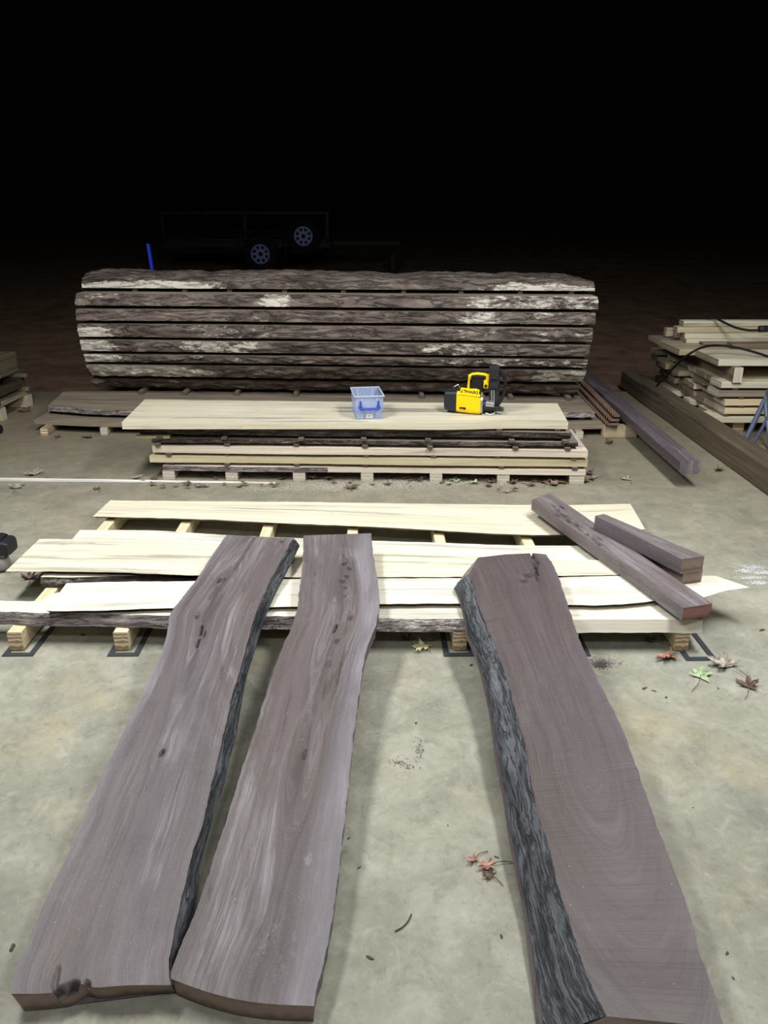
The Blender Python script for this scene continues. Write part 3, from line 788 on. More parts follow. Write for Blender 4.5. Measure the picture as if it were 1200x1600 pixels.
# ================================================================== DARK BEAMS LYING ON THE RIGHT OF THE NEAR PALLET
def post(name, far_l, far_r, near_l, near_r, zf, zn, h, mat, label, end, hollow=0.0, knots=()):
    L = [P(*near_l, zn), P(*far_l, zf)]; R = [P(*near_r, zn), P(*far_r, zf)]
    L = [L[0], L[0].lerp(L[1], .33), L[0].lerp(L[1], .66), L[1]]; R = [R[0], R[0].lerp(R[1], .33), R[0].lerp(R[1], .66), R[1]]
    o = slab(name, L, R, h, mat, end=end, nt=90, ns=14, nside=3, edge=0.0015, wav=0.001, knots=knots)
    return tag(o, label, 'beam', 'dark beams on the near pallet')
hp = 0.050
zf, zn = ZU + hp + 0.003, ZU + hp + 0.003
kp = [(P(863 + i * 9, 790 + i * 7.4, zf * (1 - i / 20) + zn * i / 20), .006 + .003 * random.random(), .02, .010, 1.0) for i in range(0, 9)] + \
     [(P(869, 804, zf), .006, .012, .01, 1), (P(888, 814, zf), .009, .012, .012, 1), (P(876, 792, zf), .008, .018, .008, 1), (P(936, 840, zf), .006, .02, .006, .9)]
post('walnut_beam', (831, 781), (860, 770), (1068, 950), (1113, 943), zf, zn, hp, M['walnut_post'], 'longest dark walnut beam laid diagonally on the pale boards', M['walnut_end2'], knots=kp)
post('walnut_beam', (985, 845), (1008, 842), (1068, 894), (1098, 890), ZU + 0.053, ZU + 0.053, 0.051, M['walnut_post'], 'short dark walnut beam mostly hidden under another on the pale boards', M['walnut_end'])
post('walnut_beam', (930, 806), (944, 803), (1066, 874), (1101, 869), ZU + 0.115, ZU + 0.115, 0.060, M['walnut_post'], 'shorter dark walnut beam lying on top of another beam', M['walnut_end'])

# ================================================================== MIDDLE LUMBER STACK
A0 = P(250, 749); A1 = P(917, 757)
ex = (A1 - A0).normalized(); ey = Vector((-ex.y, ex.x, 0))
def sxat(px, py, z):                        # distance along the stack front for a pixel at height z
    q = P(px, py, z); return (q - A0).dot(ex)
def SP(u, v, z): return A0 + ex * u + ey * v + Vector((0, 0, z))
def front_u(px, z):                         # intersect sight column with the stack front plane
    d = ray(px, 690); n = ey
    t = (A0 - CAM).dot(n) / d.dot(n)
    return (CAM + d * t - A0).dot(ex)
bxs = [258, 358, 465, 573, 683, 790, 907]
for k, bx in enumerate(bxs):
    u = front_u(bx, 0)
    o = timber('bearer', SP(u, 0.0, 0.001), SP(u, 0.5, 0.001), 0.072 if k != 6 else 0.085, 0.054, M['pine_dull'], M['white_end'], seg=3)
    tag(o, 'block bearer under the middle lumber stack, ' + order[k], 'bearer', 'bearers under the middle lumber stack')
layers = [  # left px, right px, z0, z1, depth, material, bark, label
    (250, 920, 0.056, 0.086, 0.47, 'maple_pink', 'half', 'bottom board of the middle lumber stack, bark at its left half'),
    (231, 922, 0.106, 0.146, 0.46, 'yellow_board', None, 'yellowish thick board second from the bottom of the middle stack'),
    (236, 920, 0.164, 0.204, 0.47, 'maple_pink', None, 'pinkish pale board third from the bottom of the middle stack'),
    (237, 905, 0.222, 0.246, 0.42, 'grey_board', 'full', 'thin board with ragged brown bark edge in the middle stack'),
    (216, 893, 0.264, 0.304, 0.42, 'grey_board', 'dark', 'board with dark bark edge just below the top of the middle stack'),
]
for (l, r, z0, z1, dep, mt, bk, lab) in layers:
    u0, u1 = front_u(l, z0), front_u(r, z0)
    v0 = 0.0 if bk in (None, 'half') else 0.018
    L = [SP(u0 + (u1 - u0) * t, v0 + 0.006 * math.sin(t * 9 + z0 * 50), z1) for t in (0, .2, .4, .6, .8, 1)]
    R = [SP(u0 + 0.02 + (u1 - u0 - 0.02) * t, dep, z1) for t in (0, .2, .4, .6, .8, 1)]
    kw = {}
    if bk == 'half': kw = dict(bark=('L',), bark_mat=M['pale_bark'], pale=lambda t, q: (0.1 if t < 0.26 else 0.4), bark_out=0.002, bark_rough=0.004, bark_t=(0, .40))
    if bk == 'full': kw = dict(bark=('L',), bark_mat=M['dark_bark'], pale=lambda t, q: 0.45, bark_out=0.006, bark_rough=0.014, Lb=0.004)
    if bk == 'dark': kw = dict(bark=('L',), bark_mat=M['dark_bark'], pale=lambda t, q: 0.10, bark_out=0.006, bark_rough=0.012, Lb=-0.02)
    o = slab('stacked_board', L, R, z1 - z0, M[mt], nt=110, ns=8, nside=4, edge=0.003, end=M['white_end'] if mt != 'grey_board' else M['dull_end'], **kw)
    tag(o, lab, 'board', 'boards of the middle lumber stack')
# top board
ztop = 0.360
o = px_slab('stacked_board', [(190, 660), (300, 660), (420, 660), (560, 660), (700, 661), (800, 659), (888, 660)],
        [(226, 624), (320, 625), (430, 626), (560, 628), (680, 629), (780, 630), (871, 630)], ztop, 0.040, M['maple_stack'],
        'wide pale top board of the middle stack carrying the plastic box and nailer', group='boards of the middle lumber stack', nt=120, ns=16, edge=0.002, end=M['maple_stack'],
        cath=(0.05, 1.0, 0.05, 0.0, 0.0, 1.0))
# stickers between the layers
st = timber('sticker', (0, 0, 0), (0, 0.5, 0), 0.032, 0.0175, M['sticker'], M['sticker_end'], origin=(0, 0, 0), seg=3, wob=0.003)
gaps = [(0.0865, 'lowest', [262, 352, 462, 570, 676, 786, 902]), (0.1465, 'second', [262, 352, 460, 572, 678, 779, 899]), (0.2045, 'third', [246, 354, 462, 570, 672, 806, 888]), (0.2465, 'fourth', [250, 350, 470, 568, 669, 800, 884]), (0.3045, 'uppermost', [252, 350, 470, 568, 672, 780, 872])]
yaw = math.atan2(ex.y, ex.x)
ORD_ = ['first', 'second', 'third', 'fourth', 'fifth', 'sixth', 'seventh']
first = True
for z, nm, xs in gaps:
    for kx, x in enumerate(xs):
        o = st if first else dup(st)
        first = False
        o.location = SP(front_u(x, z), -0.012 + 0.022 * random.random() + (0.03 if nm == 'uppermost' else 0), z); 
        o.rotation_euler = (0, 0, yaw + random.uniform(-.05, .05))
        if nm in ('uppermost', 'fourth'): o.scale = (1, 0.9, 0.82 if nm == 'uppermost' else 0.9)
        if nm == 'lowest' or nm == 'third': o.scale = (1, 0.92, 1.12 if nm == 'lowest' else 1.0)
        tag(o, f'short wood sticker in the {nm} gap of the middle lumber stack, {ORD_[kx]} from the left', 'sticker', f'stickers in the {nm} gap of the middle stack')
o = timber('lath', SP(front_u(212, .25), 0.02, 0.2476), SP(front_u(212, .25) + 0.2, 0.03, 0.2476), 0.045, 0.016, M['yellow_board'], M['dull_end'], seg=2)
tag(o, 'short pale lath poking out left under the middle stack top board', 'lath')

# ================================================================== CLEAR BOX
zb_ = ztop + 0.001
bl = P(556, 655, zb_); br = P(598, 654, zb_)
bw = (br - bl).length; bx_ = (br - bl).normalized(); by_ = Vector((-bx_.y, bx_.x, 0))
BX = root('storage_box', (bl + br) / 2, 'open clear plastic storage box with blue handle on the pale top board', 'storage box', rz=math.atan2(bx_.y, bx_.x) + 0.03)
bd, bh, th = 0.235, 0.135, 0.003
bm = bmesh.new()
def walls(bm, w0, w1, d0, d1, z0, z1, y0):
    for sx in (-1, 1):
        vs = rbox(bm, th, d0, z1 - z0, TR(sx * (w0 / 2 - th / 2), y0 + d0 / 2, (z0 + z1) / 2), 0.0008, 1)
    for yy in (y0 + th / 2, y0 + d0 - th / 2):
        rbox(bm, w0, th, z1 - z0, TR(0, yy, (z0 + z1) / 2), 0.0008, 1)
w_ = bw
walls(bm, w_, w_, bd, bd, 0.0, bh, 0.0)
rbox(bm, w_ - 0.004, bd - 0.004, th, TR(0, bd / 2, th / 2 + 0.001), 0.0005, 1)
for v in bm.verts:                           # the tub flares towards its rim
    f = 1 + 0.06 * v.co.z / bh
    v.co.x *= f; v.co.y = bd / 2 + (v.co.y - bd / 2) * f
bmo('tub', bm, M['clear'], BX)
bm = bmesh.new()
wr, dr = w_ * 1.06 + 0.012, bd * 1.06 + 0.012
yc0 = bd / 2
for sx in (-1, 1): rbox(bm, 0.009, dr, 0.008, TR(sx * (wr / 2 - 0.0045), yc0, bh - 0.002), 0.002, 2)
for sy in (-1, 1): rbox(bm, wr, 0.009, 0.0078, TR(0, yc0 + sy * (dr / 2 - 0.0045), bh - 0.002), 0.002, 2)
bmo('rim', bm, M['clear_rim'], BX)
for sx in (-1, 1):
    bm = bmesh.new(); rbox(bm, 0.005, 0.006, bh * 0.93, TR(sx * w_ * 0.285, -0.006, bh * 0.48), 0.001, 1); bmo('rib', bm, M['clear_rim'], BX)
    bm = bmesh.new(); rbox(bm, 0.026, 0.005, 0.030, TR(sx * w_ * 0.40, -0.004, 0.018), 0.001, 1); bmo('foot', bm, M['clear'], BX)
    bm = bmesh.new(); rbox(bm, 0.005, 0.006, bh * 0.9, TR(sx * w_ * 0.285, bd + 0.004, bh * 0.48), 0.001, 1); bmo('rib', bm, M['clear_rim'], BX)
bm = bmesh.new(); rbox(bm, w_ * 0.57, 0.004, 0.005, TR(0, -0.004, 0.032), 0.001, 1); bmo('rib', bm, M['clear_rim'], BX)
bm = bmesh.new()
hw_ = w_ * 0.33
tube(bm, [(-hw_, -0.016, bh * .80), (-hw_, -0.019, bh * .58), (-hw_ * .92, -0.026, bh * .49), (0, -0.032, bh * .44), (hw_ * .92, -0.026, bh * .49), (hw_, -0.019, bh * .58), (hw_, -0.016, bh * .80)], 0.0055, 8)
rbox(bm, hw_ * 1.8, 0.010, 0.015, TR(0, -0.026, bh * 0.47), 0.004, 2)
for sx in (-1, 1):
    cyl(bm, 0.011, 0.011, (sx * hw_, -0.008, bh * .52), (sx * hw_, -0.028, bh * .52), 16)
bmo('handle', bm, M['blue'], BX, smooth=False)
bm = bmesh.new(); rbox(bm, 0.036, 0.0015, 0.026, TR(0.0, -0.0025, 0.018), 0.0004, 1)
lb = bmo('label', bm, M['paper'], BX); lb['label'] = 'small white paper label'
text_mesh('lettering', 'c1', 0.022, M['ink'], lb, TR(0, -0.0042, 0.018) @ Matrix.Rotation(math.pi / 2, 4, 'X'), 0.0003)

# ================================================================== NAIL GUN
nb0 = P(728, 648, ztop)
NG = root('nail_gun', (nb0.x, nb0.y, ztop + 0.0015), 'yellow and black cordless nail gun lying upside down on the pale top board', 'nail gun', rz=math.radians(-15))
NG.scale = (1.07, 1.07, 1.07)
def section_loft(bm, secs, n=28, p=3.6):
    """superellipse sections: (x, yc, zc, ry, rz)"""
    rings = []
    for (x, yc, zc, ry, rz) in secs:
        ring = []
        for k in range(n):
            a = 2 * math.pi * k / n
            c, s = math.cos(a), math.sin(a)
            ring.append(bm.verts.new((x, yc + ry * math.copysign(abs(c) ** (2 / p), c), zc + rz * math.copysign(abs(s) ** (2 / p), s))))
        rings.append(ring)
    for i in range(len(rings) - 1):
        for k in range(n):
            bm.faces.new((rings[i][k], rings[i][(k+1) % n], rings[i+1][(k+1) % n], rings[i+1][k]))
    bm.faces.new(rings[0][::-1]); bm.faces.new(rings[-1])
bm = bmesh.new(); section_loft(bm, [(-0.056, 0.05, 0.066, .050, .058), (0.02, 0.05, 0.063, .052, .061), (0.070, 0.05, 0.058, .050, .056), (0.078, 0.05, 0.056, .046, .050)], 32, 5.0)
hs = bmo('housing', bm, M['yellow'], NG, smooth=False)
bm = bmesh.new(); section_loft(bm, [(-0.128, 0.05, 0.068, .036, .042), (-0.120, 0.05, 0.068, .047, .054), (-0.062, 0.05, 0.067, .051, .060), (-0.055, 0.05, 0.066, .049, .057)], 32, 5.0)
bmo('motor_cap', bm, M['black'], NG)
bm = bmesh.new(); rbox(bm, 0.036, 0.004, 0.008, TR(-0.020, -0.0035, 0.036), 0.002, 2); rbox(bm, 0.012, 0.004, 0.010, TR(-0.008, -0.0032, 0.033), 0.003, 2)
bmo('vent_slot', bm, M['ink'], hs)
rt = Matrix.Translation((0.012, 0.022, 0.1225)) @ Matrix.Rotation(math.radians(-4), 4, 'Y') @ Matrix.Rotation(math.radians(35), 4, 'X') @ Matrix.Rotation(math.pi, 4, 'Z')
bm = bmesh.new(); rbox(bm, 0.104, 0.050, 0.010, Matrix.Translation((0.012, 0.0180, 0.1200)) @ Matrix.Rotation(math.radians(4), 4, 'Y') @ Matrix.Rotation(math.radians(35), 4, 'X'), 0.002, 2)
bmo('badge_panel', bm, M['yellow'], hs)
rt = Matrix.Translation((0.012, 0.0148, 0.1248)) @ Matrix.Rotation(math.radians(4), 4, 'Y') @ Matrix.Rotation(math.radians(35), 4, 'X') @ Matrix.Rotation(math.pi, 4, 'Z')
text_mesh('lettering', 'DEWALT', 0.029, M['ink'], hs, rt, 0.0010, 0.0008, 0.80, 1.03)
for sx, nm in ((-0.047, 0), (0.068, 1)):
    bm = bmesh.new(); rbox(bm, 0.017, 0.050, 0.006, Matrix.Translation((sx, 0.022, 0.1195 if nm == 0 else 0.112)) @ Matrix.Rotation(math.radians(38), 4, 'X'), 0.002, 2)
    bmo('grip_pad', bm, M['black'], hs)
bm = bmesh.new(); section_loft(bm, [(0.078, 0.05, 0.054, .048, .050), (0.088, 0.05, 0.052, .047, .048)])
bmo('front_plate', bm, M['silver'], NG)
bm = bmesh.new()
cyl(bm, 0.030, 0.026, (0.086, 0.05, 0.046), (0.128, 0.05, 0.042), 24)
cyl(bm, 0.017, 0.013, (0.126, 0.05, 0.036), (0.190, 0.045, 0.030), 18)
rbox(bm, 0.060, 0.030, 0.020, Matrix.Translation((0.150, 0.040, 0.040)) @ Matrix.Rotation(math.radians(6), 4, 'Y'), 0.004, 2)
for k in range(4):
    cyl(bm, 0.004, 0.0015, (0.186, 0.045 + 0.009 * math.cos(k * 1.57), 0.030 + 0.009 * math.sin(k * 1.57)), (0.204, 0.045 + 0.011 * math.cos(k * 1.57), 0.029 + 0.011 * math.sin(k * 1.57)), 8)
bmo('nose', bm, M['black'], NG)
bm = bmesh.new()
section_loft(bm, [(0.104, 0.045, 0.060, .030, .016), (0.150, 0.045, 0.056, .028, .014)], 20, 4)
tube(bm, [(0.108, 0.018, 0.010), (0.130, 0.010, 0.005), (0.150, 0.016, 0.010), (0.156, 0.020, 0.018)], 0.0032, 6)
bmo('nose_sleeve', bm, M['silver'], NG)
bm = bmesh.new()
rbox(bm, 0.056, 0.034, 0.225, Matrix.Translation((0.140, 0.075, 0.150)) @ Matrix.Rotation(math.radians(-2), 4, 'Y'), 0.006, 2)
rbox(bm, 0.050, 0.020, 0.060, TR(0.140, 0.056, 0.222), 0.004, 2)
rbox(bm, 0.048, 0.016, 0.030, TR(0.139, 0.057, 0.155), 0.003, 2)
mg = bmo('magazine', bm, M['black'], NG)
bm = bmesh.new()
for x in (0.130, 0.1425): rbox(bm, 0.007, 0.006, 0.064, Matrix.Translation((x, 0.0545, 0.100)) @ Matrix.Rotation(math.radians(-3), 4, 'Y'), 0.001, 1)
bmo('rail', bm, M['silver'], mg)
bm = bmesh.new()
tube(bm, [(0.166, 0.075, 0.232), (0.190, 0.078, 0.205), (0.198, 0.078, 0.170), (0.196, 0.075, 0.120), (0.184, 0.068, 0.085), (0.170, 0.06, 0.055)], 0.010, 8)
rbox(bm, 0.030, 0.012, 0.014, TR(0.178, 0.076, 0.150), 0.003, 1)
bmo('magazine_guard', bm, M['black2'], NG)
bm = bmesh.new()
tube(bm, [(-0.004, 0.085, 0.110), (-0.006, 0.088, 0.140), (-0.004, 0.09, 0.175), (0.000, 0.09, 0.195), (0.014, 0.09, 0.207), (0.040, 0.09, 0.211), (0.075, 0.09, 0.209), (0.112, 0.085, 0.204)], 0.0085, 10, taper=lambda t: 0.75 if t < .3 else (1.5 if t < .5 else 1.0))
rbox(bm, 0.028, 0.030, 0.046, TR(0.094, 0.082, 0.158), 0.005, 2)
rbox(bm, 0.018, 0.026, 0.040, TR(0.100, 0.084, 0.190), 0.004, 2)
hd = bmo('handle', bm, M['yellow'], NG)
bm = bmesh.new()
rbox(bm, 0.072, 0.030, 0.080, TR(0.046, 0.098, 0.150), 0.010, 2)
rbox(bm, 0.085, 0.026, 0.018, TR(0.050, 0.092, 0.194), 0.005, 2)
rbox(bm, 0.014, 0.012, 0.016, TR(0.094, 0.066, 0.150), 0.002, 1)
bmo('grip', bm, M['black2'], NG)
bm = bmesh.new()
tube(bm, [(0.012, 0.06, 0.118), (0.020, 0.055, 0.130), (0.045, 0.052, 0.132), (0.060, 0.052, 0.124), (0.064, 0.055, 0.112)], 0.004, 8)
bmo('trigger_guard', bm, M['yellow'], NG)
bm = bmesh.new()
tube(bm, [(-0.085, 0.06, 0.122), (-0.080, 0.055, 0.140), (-0.060, 0.07, 0.150), (-0.050, 0.085, 0.120)], 0.0022, 6)
bmo('belt_hook', bm, M['silver'], NG)

# ================================================================== BACK PALLET UNDER THE SLICED LOG
ZP1 = 0.088; ZP2 = 0.150
for k, (x, y) in enumerate([(70, 681), (163, 680), (300, 680), (450, 681), (600, 682), (760, 683), (905, 686)]):
    a = P(x, y); 
    o = timber('bearer', (a.x, a.y, 0.001), (a.x - 0.02, a.y + 1.15, 0.001), 0.052, ZP1 - 0.034, M['pine_dull'], M['pine_end'] if k == 0 else M['white_end'], seg=3)
    tag(o, 'bearer under the dark boards below the sliced log, ' + order[k], 'bearer', 'bearers below the sliced log')
px_slab('dark_board', [(53, 656), (160, 660), (300, 662), (500, 664), (750, 666), (946, 663)], [(84, 638), (170, 638), (300, 638), (500, 640), (750, 642), (925, 640)], ZP1, 0.032, M['grey_board'],
        'lower weathered board below the sliced log, reaching furthest left', group='weathered boards below the sliced log', nt=60, ns=8, edge=0.004, end=M['dull_end'])
px_slab('dark_board', [(75, 634), (160, 640), (300, 641), (500, 642), (750, 645), (929, 644)], [(99, 612), (170, 611), (300, 611), (500, 613), (750, 616), (905, 618)], ZP2, 0.036, M['grey_board'],
        'upper weathered board directly under the sliced log', group='weathered boards below the sliced log', nt=80, ns=8, edge=0.005, Lb=0.01, bark=('L',), bark_mat=M['pale_bark'], pale=lambda t, q: (0.50 if t < 0.12 or t > 0.93 else 0.08), bark_out=0.003, bark_rough=0.006, end=M['dull_end'])
first = None
for k, (x, y) in enumerate([(168, 650), (300, 653), (450, 654), (600, 655), (760, 657), (908, 655)]):
    a = P(x, y, ZP1)
    o = timber('sticker', (a.x, a.y, ZP1 + 0.001), (a.x - 0.01, a.y + 0.62, ZP1 + 0.001), 0.045, ZP2 - 0.036 - ZP1 - 0.002, M['sticker'], M['white_end'], seg=2)
    tag(o, f'wood sticker between the two weathered boards below the sliced log, {ORD_[k]} from the left', 'sticker', 'stickers between the weathered boards')
o = timber('lath', P(886, 668, 0.06) - Vector((0.5, 0, 0.0)), P(932, 667, 0.06), 0.06, 0.022, M['yellow_board'], M['dull_end'], seg=3)
for v in (): pass
tag(o, 'yellowish lath end between the middle stack and the sliced log', 'lath')

# ================================================================== SLICED LOG
YL = 6.10; RL = 0.46; LYAW = 0.13          # left end stands 0.13 m back, right end 0.13 m forward
ORD = ['first', 'second', 'third', 'fourth', 'fifth', 'sixth', 'seventh', 'eighth', 'ninth', 'tenth', 'eleventh', 'twelfth']
rows = [  # left px, right px, (top,bottom) at left, (top,bottom) at right
    (133, 913, 591, 610, 598, 612), (128, 921, 569, 590, 576, 597), (125, 924, 554, 566, 561, 575), (121, 926, 531, 551, 540, 559),
    (120, 928, 506, 526, 514, 536), (122, 930, 482, 502, 491, 512), (125, 930, 457, 478, 465, 487), (135, 925, 424, 451, 430, 458)]
names = ['bottom slab of the sliced log, darkest and resting on the stickers', 'second slab from the bottom of the sliced log', 'thin third slab from the bottom of the sliced log', 'fourth slab from the bottom of the sliced log',
         'fifth slab from the bottom of the sliced log, with a knot at left', 'third slab from the top of the sliced log', 'second slab from the top of the sliced log', 'rounded top slab of the sliced log with wavy bark crown']
pales = [
    lambda t, q: 0.50 if t < .20 and q < .6 and t > .03 else (0.42 if t > .96 else 0.30),
    lambda t, q: 0.85 if t < .16 + .10 * math.sin(q * 3) else (0.66 if t > .90 else (0.42 if .5 < t < .62 else 0.38)),
    lambda t, q: 0.80 if t < .07 else (0.50 if .22 < t < .38 else (0.55 if t > .70 else 0.38)),
    lambda t, q: 0.82 if t < .065 else (0.62 if .20 < t < .36 else (0.60 if .68 < t < .80 else (0.46 if t > .8 else 0.40))),
    lambda t, q: 0.82 if t < .06 and q > .3 - t * 3 else (0.52 if .22 < t < .40 else (0.50 if t > .72 else 0.38)),
    lambda t, q: 0.48 if t < .03 else (0.50 if .28 < t < .38 and q > .4 else (0.62 if .74 < t < .82 else (0.50 if t > .82 else 0.33))),
    lambda t, q: 0.52 if t < .12 else (0.66 if .36 < t < .42 else (0.58 if t > .76 else (0.44 if .5 < t < .6 else 0.36))),
    lambda t, q: 0.75 if (t < .28 and q > .60) or (t > .80 and q > .55) else (0.44 if .15 < t < .25 else 0.38)]
GAPZ = []
Zb = 0.186
prev_top = None
SLABS = []
zmidc = 0.66
for i, (l, r, tl, bl_, tr_, br_) in enumerate(rows):
    zc_ = 0.235 + i * 0.116
    dz = zc_ - zmidc
    half = math.sqrt(max(0.03, RL ** 2 - dz ** 2))
    yf = YL - half
    # heights read at the slab's own distance
    zt = (PY(l + 60, tl, yf + LYAW).z + PY(r - 60, tr_, yf - LYAW).z) / 2
    zb2 = (PY(l + 60, bl_, yf + LYAW).z + PY(r - 60, br_, yf - LYAW).z) / 2
    SLABS.append([l, r, zt, zb2, yf, half])
# settle: keep the photographed spacing, never overlapping
sh = 0.186 - SLABS[0][3]
for s in SLABS: s[2] += sh; s[3] += sh
for i in range(1, 8):
    lo = SLABS[i-1][2] + 0.026
    SLABS[i][3] = max(SLABS[i][3], lo)
logst = timber('sticker', (0, 0, 0), (0, 0.5, 0), 0.034, 0.02, M['sticker'], M['sticker_end'], origin=(0, 0, 0), seg=2, wob=0.002)
used_first = False
for i, (l, r, zt, zb2, yf, half) in enumerate(SLABS):
    xl, xr = PY(l, 500, yf + LYAW).x, PY(r, 500, yf - LYAW).x
    th_ = zt - zb2
    n = 9
    ts = [k / (n - 1) for k in range(n)]
    sdx = i * 7.3
    slope_r = 0.0
    if i < 7:
        # how far the round of the log carries the lower edge out or in
        dzt, dzb = (zt - zmidc), (zb2 - zmidc)
        ft = math.sqrt(max(0.02, RL ** 2 - dzt ** 2)); fb = math.sqrt(max(0.02, RL ** 2 - dzb ** 2))
        L = [Vector((xl + (xr - xl) * t, YL - ft + 0.018 * nz(t * 5, i * 3.3) + LYAW * (1 - 2 * t), zt)) for t in ts]
        R = [Vector((xl + (xr - xl) * t, YL + ft + 0.02 * nz(t * 5, i * 3.3 + 40) + LYAW * (1 - 2 * t), zt)) for t in ts]
        o = slab('log_slab', L, R, th_, M['log_wood'], nt=220, ns=6, nside=5, edge=0.006, Lb=(fb - ft), Rb=(fb - ft), bark=('L', 'R'), bark_mat=M['log_bark'], pale=pales[i], bark_out=0.006, bark_rough=0.024, end=M['dull_end'])
        tag(o, names[i], 'log slab', 'slabs of the sliced log')
    else:
        # crown slab: flat below, rounded bark above
        lg = root('log_slab', (0.5 * (xl + xr), YL, zb2), names[i], 'log slab', 'slabs of the sliced log')
        NTc, NS = 240, 22
        V = []; F = []; U = []; PA = []
        hb = half
        for a in range(NTc):
            t = a / (NTc - 1)
            x = xl + (xr - xl) * t
            hgt = th_ * (0.90 + 0.22 * nz(t * 6, 5.5) + 0.12 * nz(t * 22, 1.5)) * (1 - 0.35 * max(0, (t - .9) / .1) ** 2) * (1 - 0.25 * max(0, (.05 - t) / .05) ** 2)
            for b in range(NS):
                q = b / (NS - 1)
                ang = math.pi * q
                yy = -hb * math.copysign(abs(math.cos(ang)) ** 0.6, math.cos(ang))
                zz = hgt * (math.sin(ang) ** 0.55) if 0 < q < 1 else 0
                rg = mnoise.fractal(Vector((x * 7, yy * 14, zz * 22)), 0.9, 2.0, 4) * 0.014
                V.append((x, YL + LYAW * (1 - 2 * t) + yy * (1 + rg * 1.2), zb2 + 0.002 + max(0, zz + (rg if 0 < b < NS - 1 else 0))))
                U.append((q * (hb * 2.6), x + 3)); PA.append(sum(pales[7](min(1, max(0, t + 0.05 * nz(t * 20 + m_ * 3, q * 6) + (m_ - 2) * 0.015)), 1 - min(1, max(0, q * 5 + 0.3 * nz(t * 30, m_ * 4)))) for m_ in range(5)) / 5)
        for a in range(NTc - 1):
            for b in range(NS - 1):
                F.append((a*NS + b, (a+1)*NS + b, (a+1)*NS + b + 1, a*NS + b + 1))
        mk('bark_crown', V, F, M['log_bark'], lg.location, lg, U, {'pale': PA}, None, True)
        V2 = list(V); E = []
        e0 = [a for a in range(NS)]; e1 = [(NTc - 1) * NS + a for a in range(NS)]
        bF = [tuple(e0), tuple(e1[::-1])] + [((a+1)*NS, a*NS, a*NS + NS - 1, (a+1)*NS + NS - 1) for a in range(NTc - 1)]
        used = sorted({i2 for f in bF for i2 in f}); mp_ = {u: k for k, u in enumerate(used)}
        mk('sawn_face', [V[u] for u in used], [tuple(mp_[u] for u in f) for f in bF], M['log_wood'], lg.location, lg, [(V[u][1], V[u][0]) for u in used], {'knot': [0.0]*len(used), 'sap': [0.0]*len(used)})
    # stickers under this slab
    z_under = (SLABS[i-1][2] if i > 0 else ZP2) + 0.001
    gap = zb2 - z_under - 0.001
    xs = {0: [205, 277, 362, 458, 560, 660, 800, 890], 7: [207, 287, 358, 445, 537, 630, 718, 808, 885], 6: [193, 264, 356, 441, 530, 615, 800, 888]}.get(i, [230, 453 if i == 5 else 440, 640, 850])
    gname = ['between the bottom log slab and the weathered board', 'in the lowest gap of the sliced log', 'in the second gap of the sliced log', 'in the third gap of the sliced log', 'in the fourth gap of the sliced log', 'in the fifth gap of the sliced log', 'in the sixth gap of the sliced log', 'under the rounded top slab of the sliced log'][i]
    yfr = max(yf, SLABS[i-1][4] if i > 0 else 0)
    for kx, x in enumerate(xs):
        o = logst if not used_first else dup(logst)
        used_first = True
        vis = i in (0, 6, 7)
        tx = (x - 130) / 795
        o.location = (PY(x, 500, yfr).x, yfr + LYAW * (1 - 2 * tx) + (0.025 if vis else 0.10) - (0.10 if i == 0 else 0), z_under)
        o.rotation_euler = (0, 0, random.uniform(-.04, .04))
        o.scale = (1, (0.9 if i in (0, 7) else 1.1), max(0.3, gap / 0.02))
        tag(o, f'short wood sticker {gname}, {ORD[kx]} from the left', 'sticker', 'stickers ' + gname)

# ================================================================== RIGHT SIDE: SHEETS, BEAM, TIMBER, BOARD STACK
# corrugated sheets
for k in range(3):
    V = []; F = []; n = 150
    x0 = 1.545 + 0.022 * k; wd_ = 0.085 - 0.022 * k; z0 = 0.108 + 0.030 * k; tk = 0.006
    ya, yb = 5.18, 6.75
    for i in range(n):
        y = ya + (yb - ya) * i / (n - 1)
        zz = z0 + 0.011 * math.sin((y - ya) * 2 * math.pi / 0.06)
        xo = 0.035 * (y - ya) + 0.004 * math.sin(y * 3 + k)
        V += [(x0 + xo, y, zz), (x0 + wd_ + xo, y, zz), (x0 + wd_ + xo, y, zz - tk), (x0 + xo, y, zz - tk)]
    for i in range(n - 1):
        for j in range(4):
            q = (j + 1) % 4
            F.append((i*4 + j, i*4 + q, (i+1)*4 + q, (i+1)*4 + j))
    F += [(3, 2, 1, 0), tuple((n-1)*4 + j for j in range(4))]
    o = mk('corrugated_sheet', V, F, M['steel_rust'], (x0 + wd_ / 2, 6.0, z0 - 0.017), smooth=False)
    tag(o, ['lowest rusty corrugated sheet in the pile beside the sliced log', 'middle rusty corrugated sheet in the pile beside the sliced log', 'topmost rusty corrugated sheet in the pile beside the sliced log'][k], 'metal sheet', 'rusty sheets beside the sliced log')
for y in (5.26, 6.60):
    o = timber('bearer', (1.54, y, 0.001), (1.775, y, 0.001), 0.06, 0.086, M['pine_dull'], M['white_end'], seg=2)
    tag(o, 'short bearer under the near end of the rusty sheets and purple beam' if y < 6 else 'short bearer under the far end of the rusty sheets', 'bearer')
# purple beam
zb_h = 0.09
a = P(1077, 741, zb_h); b = P(905, 590, zb_h)
o = timber('wood_beam', a, b, 0.115, 0.085, M['beam'], M['beam'], seg=24, cham=0.014, wob=0.004, tip_w=0.13)
tag(o, 'purple-brown walnut beam hanging over the floor beside the rusty sheets', 'beam')
# old timber
o = timber('old_timber', (2.215, 3.2, 0.001), (2.225, 6.95, 0.001), 0.15, 0.155, M['timber'], M['timber_end'], seg=30, cham=0.010, wob=0.006)
tag(o, 'long heavy weathered timber on the floor in front of the board stack', 'timber')

